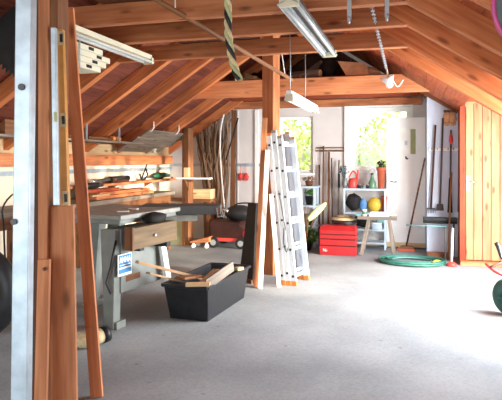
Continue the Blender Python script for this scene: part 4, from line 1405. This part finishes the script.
# lower shelf
lz = zs[1] + .031
for px, w, h_, m_, lab in ((377, .14, .1, 'palefill', 'pale blue box on the lowest full shelf'), (381, .1, .07, 'teal', 'flat teal box stacked on the pale blue box')):
    z = lz if m_ == 'palefill' else lz + .1005
    t = thing('storage_box', lab, 'box', (sx(px), 8.75, z), 0, 'boxes on the low shelf')
    MB().box((sx(px) - w / 2, 8.66, z), (sx(px) + w / 2, 8.86, z + h_)).build('box_body', m_, t, .003)
    MB().box((sx(px) - w / 2 - .005, 8.655, z + h_ - .015), (sx(px) + w / 2 + .005, 8.66, z + h_)).build('lid_edge', 'white', t)
tag(MB().ball((sx(362), 8.79, lz + .115), (.13, .08, .1), 20, 12, .08, 15).build('black_bag', 'blackmat'), 'dark sack on the low shelf behind the sawhorse', 'bag')

# sawhorse
k = 8.25
a, b = PY(357.5, 217, k), PY(397, 217, k)
zt = a.z + .02
t = thing('sawhorse', 'weathered grey sawhorse in front of the shelving', 'sawhorse', ((a.x + b.x) / 2, k, 0))
MB().beam((a.x, k, zt - .025), (b.x, k, zt - .025), .1, .05).build('top_beam', 'greywood', t, .004)
for (xt, xb_) in ((PY(369, 219, k).x, PY(362, 250, k).x), (PY(389, 219, k).x, PY(394.5, 250, k).x)):
    for s in (-1, 1):
        MB().beam((xb_, k + s * .16, 0), (xt, k + s * .035, zt - .05), .05, .04, (0, 1, 0)).build('leg', 'greywood', t, .003)
# things on the sawhorse
c = V((PY(364.5, 212, k).x, k, zt))
t = thing('paint_can', 'small green and white can on the sawhorse', 'can', c)
MB().lathe([(.035, 0), (.035, .09), (.03, .095)], c, 16).build('body', 'white', t)
MB().lathe([(.0355, .025), (.0355, .07)], c, 16).build('band', 'glassgreen', t)
x = PY(356.5, 212, k).x
c = V((PY(359.6, 212, k).x - .01, k, zt))
tag(MB().box((c.x - .04, k - .05, zt), (c.x + .03, k + .04, zt + .035)).build('small_box', 'teal', None, .003), 'small turquoise box at the end of the sawhorse', 'box')
x0_, x1_ = PY(369.5, 212, k).x, PY(389, 212, k).x
for i, m_ in enumerate(('white', 'palefill', 'white')):
    tag(MB().box((x0_ + .01 * i, k - .05, zt + i * .022), (x1_ - .015 * i, k + .05, zt + .021 + i * .022)).build('magazine', m_, None, .002), '%s white magazine of the pile on the sawhorse' % ('lowest', 'middle', 'topmost')[i], 'magazine', 'magazines on the sawhorse')
tag(MB().ball((PY(393, 212, k).x, k, zt + .022), (.05, .04, .022), 14, 8, .1, 3).build('rag', 'whitewood'), 'pale rag at the door end of the sawhorse', 'rag')

# broom leaning on the white door
a, b = FL(406, 251), PY(425, 158, 8.30)
t = thing('broom', 'broom with thin dark handle leaning by the white door', 'broom', a)
MB().cyl(a + V((0, 0, .05)), b, .013, .012, 10).build('handle', 'darkwood', t)
hd = MB().prism([a + V((-.13, -.03, .035)), a + V((.12, -.03, .035)), a + V((.09, -.03, .08)), a + V((-.06, -.03, .08))], (0, .06, 0), (1, 0, 0)).build('head', 'brown', t, .004)
MB().prism([a + V((-.13, -.03, 0)), a + V((.13, -.03, 0)), a + V((.12, -.025, .035)), a + V((-.125, -.025, .035))], (0, .055, 0)).build('bristles', 'terra', t)

# hose coil
c = FL(412, 262.5)
t = thing('garden_hose', 'coiled green garden hose lying on the floor', 'hose', c)
rnd = random.Random(8)
pts = []
NT = 7
for i in range(NT * 28):
    q = i / 28 * 2 * pi
    lap = i // 28
    rr = .42 - .03 * (lap % 5) - .01 * (lap // 5) + .018 * sin(q * 1.7 + lap)
    pts.append(c + V((rr * cos(q), rr * .8 * sin(q), .016 + .02 * (lap // 4) + .005 * (1 + sin(3 * q + lap * 1.3)))))
MB().tube(pts, .0125, 8).build('coil', 'hose', t)
MB().tube([pts[-1], pts[-1] + V((-.05, -.04, .01)), pts[-1] + V((-.1, -.1, .0))], [.014, .018, .012], 8).build('nozzle', 'yellow', t)
MB().tube(arc(c + V((0, 0, .03)), .25, 0, 2 * pi, 30, ay=V((0, .8, 0))), .009, 8).build('inner_loop', 'teal', t)

# tool rail on the bay wall
zr_ = PY(445, 149.5, BY).z
t = thing('tool_rail', 'white tool rail on the pale blue-grey wall', 'tool rail', (.45, BY, zr_))
rx0, rx1 = PY(429, 150, BY).x, PY(461.5, 150, BY).x
MB().box((rx0, BY - .02, zr_ - .018), (rx1, BY, zr_ + .018)).build('strip', 'white', t, .002)
for i in range(6):
    x = rx0 + (rx1 - rx0) * (i + .5) / 6
    MB().tube([(x, BY - .015, zr_), (x, BY - .06, zr_ - .005), (x, BY - .065, zr_ + .02)], .006, 6).build('peg', 'brown', t)


def pole(name, lab, px0, py0, px1, py1, r, m_, Y=BY - .05, head=None):
    a, b = PY(px0, py0, Y), PY(px1, py1, Y)
    t = thing(name, lab, 'garden tool', b, 0, 'garden tools on the blue-grey wall')
    MB().cyl(a, b, r, r, 10).build('handle', m_, t)
    return t, a, b


t, a, b = pole('garden_tool', 'brown-handled rake hanging nearest the white door', 435.5, 125, 431, 208, .013, 'darkwood')
MB().box((b.x - .06, b.y - .01, b.z - .02), (b.x + .06, b.y + .01, b.z)).build('rake_bar', 'black', t)
for i in range(6):
    MB().cyl((b.x - .055 + i * .022, b.y, b.z - .01), (b.x - .055 + i * .022, b.y - .02, b.z - .07), .004, n=6).build('tine', 'black', t)
t, a, b = pole('garden_tool', 'grey-green handled hoe hanging second from the white door', 443, 118, 440, 204, .013, 'darkrail')
MB().prism([b + V((-.04, -.005, 0)), b + V((.04, -.005, 0)), b + V((.05, -.03, -.09)), b + V((-.05, -.03, -.09))], (0, .01, 0)).build('hoe_blade', 'black', t)
t, a, b = pole('garden_tool', 'hanging fork with red grip below the tan gloves', 451, 130, 450, 214, .012, 'darkrail', BY - .07)
q = PY(451, 139, BY - .07)
MB().tube([q + V((0, 0, -.07)), q + V((0, 0, -.02)), q + V((0, 0, .04)), q + V((0, 0, .07))], [.016, .03, .022, .012], 10).build('grip', 'redplastic', t)
MB().prism([b + V((-.014, -.01, .5)), b + V((.014, -.01, .5)), b + V((.035, -.01, .02)), b + V((-.035, -.01, .02))], (0, .008, 0)).build('blade', 'blackmat', t)
t, a, b = pole('garden_tool', 'dark long-handled scraper hanging beside the red frame', 459.5, 118, 458.5, 212, .014, 'darkrail')
MB().prism([b + V((-.05, -.005, .02)), b + V((.05, -.005, .02)), b + V((.06, -.02, -.1)), b + V((-.06, -.02, -.1))], (0, .008, 0)).build('scraper_blade', 'galv', t)
# brown pole standing
a, b = FL(447, 257), PY(450.5, 172, 8.25)
tag(MB().cyl(V((a.x, 8.05, 0)), V((b.x, 8.06, b.z)), .013, .013, 10).build('pole', 'brown'), 'brown pole standing in front of the hanging garden tools', 'pole')
# black squeegee broom lying across
c = PY(440, 220, 8.18)
xa, xb = PY(423, 220, 8.18).x, PY(457, 220, 8.18).x
t = thing('wide_broom', 'wide black broom head held across the hanging tools', 'broom', c)
MB().box((xa, 8.12, c.z - .01), (xb, 8.2, c.z + .04)).build('head', 'black', t, .006)
MB().prism([(xa, 8.13, c.z - .045), (xb, 8.13, c.z - .045), (xb, 8.13, c.z - .01), (xa, 8.13, c.z - .01)], (0, .06, 0)).build('bristles', 'blackmat', t)
a = V((PY(454, 260, 8.0).x, 8.12, 0))
MB().cyl(a, V((PY(454, 220, 8.2).x, 8.2, c.z)), .012, n=10).build('handle', 'blackmat', t)
a, b = PY(406, 225, 8.05), PY(447, 226.5, 8.05)
tp_ = thing('pipe_stand', 'thin teal pipe on a stand in front of the garden tools', 'pipe', V(((a.x + b.x) / 2, 8.05, 0)))
MB().cyl(a, b, .010, n=8).build('pipe', 'teal', tp_)
MB().cyl(V((b.x - .02, 8.07, 0)), V((b.x - .02, 8.055, b.z)), .012, n=8).build('stand', 'greywood', tp_)
# white pole with red foot
a = FL(451.5, 266)
t = thing('plunger', 'white stick with red rubber foot beside the plank door', 'plunger', a)
MB().lathe([(.065, 0), (.06, .03), (.03, .05), (.015, .06)], a, 20).build('foot', 'redplastic', t)
MB().cyl(a + V((0, 0, .055)), a + V((.02, .06, .48)), .016, .013, 10).build('stick', 'white', t)
# tan gloves hanging
for dx, tilt, lab in ((446.8, .25, 'tan leather glove hanging above the red grip, nearer the window'), (452.2, -.2, 'tan leather glove hanging above the red grip, nearer the plank door')):
    c = PY(dx, 117.5, BY - .04)
    t = thing('work_glove', lab, 'glove', c, 0, 'tan gloves on the blue-grey wall')
    MB().ball(c, (.05, .025, .085), 14, 10).build('palm', 'tan', t)
    for k in range(4):
        o_ = V((-.033 + k * .022, -.003, -.055))
        MB().tube([c + o_, c + o_ * 1.1 + V((0, -.004, -.065 + abs(k - 1.6) * .012))], [.013, .01], 8).build('finger', 'tan', t)
    s = -1 if tilt > 0 else 1
    MB().tube([c + V((s * .03, 0, .0)), c + V((s * .06, -.004, -.045))], [.014, .01], 8).build('thumb', 'tan', t)
    MB().lathe([(.04, .07), (.045, .1), (.04, .1)], c, 12).build('cuff', 'brown', t)
# small junk at the foot of the bay wall
c = PY(437, 257, 8.2)
tag(MB().box((c.x - .13, 8.2, 0), (c.x + .14, 8.3, .07)).build('timber_offcut', 'brown', None, .004), 'brown timber offcut on the floor under the garden tools', 'offcut')

# ------------------------------------------------------------------ wheelbarrow at the edge
wb = FL(508, 315)
t = thing('wheelbarrow', 'red wheelbarrow with dark green tyre at the frame edge', 'wheelbarrow', wb, 0)
wr = .16
fw = V((S_ * .25 + C_ * .97, 0, 0)).normalized()
ax_w = V((-S_, C_, 0)) * .25 + V((C_, S_, 0)) * .95      # axle direction
ax_w.normalize()
rw = V((0, 0, 1)).cross(ax_w).normalized()
c = wb + V((0, 0, wr + .0))
MB().tube([c + (rw * cos(q) + V((0, 0, 1)) * sin(q)) * (wr - .075) for q in [2 * pi * k / 30 for k in range(30)]], .075, 14, True).build('tyre', 'tealtyre', t)
MB().cyl(c - ax_w * .05, c + ax_w * .05, .05, n=18).build('wheel_hub', 'tealtyre', t)
MB().cyl(c - ax_w * .1, c + ax_w * .1, .012, n=8).build('axle', 'tealtyre', t)
e1 = PT(486, 264, 5.2)
bar = [e1, PT(494, 271, 5.05), PT(506, 277, 5.0), c + ax_w * .1 + V((0, 0, .02))]
MB().tube(bar, .013, 8).build('frame_tube', 'redplastic', t)
MB().tube([PT(491, 267, 5.1), PT(503, 262, 5.25), PT(520, 255, 5.4)], .012, 8).build('brace', 'darkwood', t)
tr = PT(525, 262, 5.25)
MB().prism([PT(530, 273, 5.1), PT(580, 276, 5.1), PT(595, 248, 5.15), PT(536, 258, 5.2)], V((-S_, C_, 0)) * .5).build('tray', 'redplastic', t, .01)
MB().tube([PT(496, 243, 5.3), PT(498, 246, 5.3), PT(501, 257, 5.3), PT(512, 268, 5.25)], [.02, .022, .014, .014], 10).build('grip', 'black', t)
for px in (545, 560):
    MB().beam(FL(px, 312), PT(px - 2, 273, 5.2), .03, .03).build('leg', 'redplastic', t)

# ------------------------------------------------------------------ light
w = bpy.data.worlds.new('sky'); sc.world = w; w.use_nodes = True
nt = w.node_tree
bg = nt.nodes['Background']
sky = nt.nodes.new('ShaderNodeTexSky')
sky.sky_type = 'NISHITA'
sky.sun_elevation = R(28); sky.sun_rotation = R(100)
sky.sun_disc = False
sky.dust_density = 2.5
nt.links.new(sky.outputs[0], bg.inputs[0])
bg.inputs['Strength'].default_value = .8


def area(name, loc, rot, sx_, sy_, e, col=(1, 1, 1)):
    l = bpy.data.lights.new(name, 'AREA')
    l.shape = 'RECTANGLE'; l.size = sx_; l.size_y = sy_; l.energy = e; l.color = col
    o = bpy.data.objects.new(name, l); COL.objects.link(o)
    o.location = loc; o.rotation_euler = rot
    return o


def sun(name, d, e, ang, col):
    l = bpy.data.lights.new(name, 'SUN'); l.energy = e; l.angle = R(ang); l.color = col
    o = bpy.data.objects.new(name, l); COL.objects.link(o)
    o.rotation_euler = V(d).to_track_quat('-Z', 'Y').to_euler()
    return o


# area lamps added in unseen openings to stand in for daylight; then the sun
area('daylight_garden_opening', (XR + .12, 5.7, 1.1), (0, R(78), 0), 1.7, 2.3, 390, (.9, .96, 1))
area('daylight_doorway', (-1.3, YF + .1, 1.25), (R(90), 0, 0), 4.4, 2.3, 190, (.82, .92, 1))
sun('sun', (-.92, .33, -.12), 6.0, 2, (1, .84, .62))

sc.view_settings.view_transform = 'Standard'
sc.view_settings.look = 'None'
sc.view_settings.gamma = 1
sc.view_settings.use_curve_mapping = False
sc.view_settings.exposure = 0.0
sc.cycles.use_denoising = True
sc.cycles.max_bounces = 8
sc.cycles.diffuse_bounces = 5
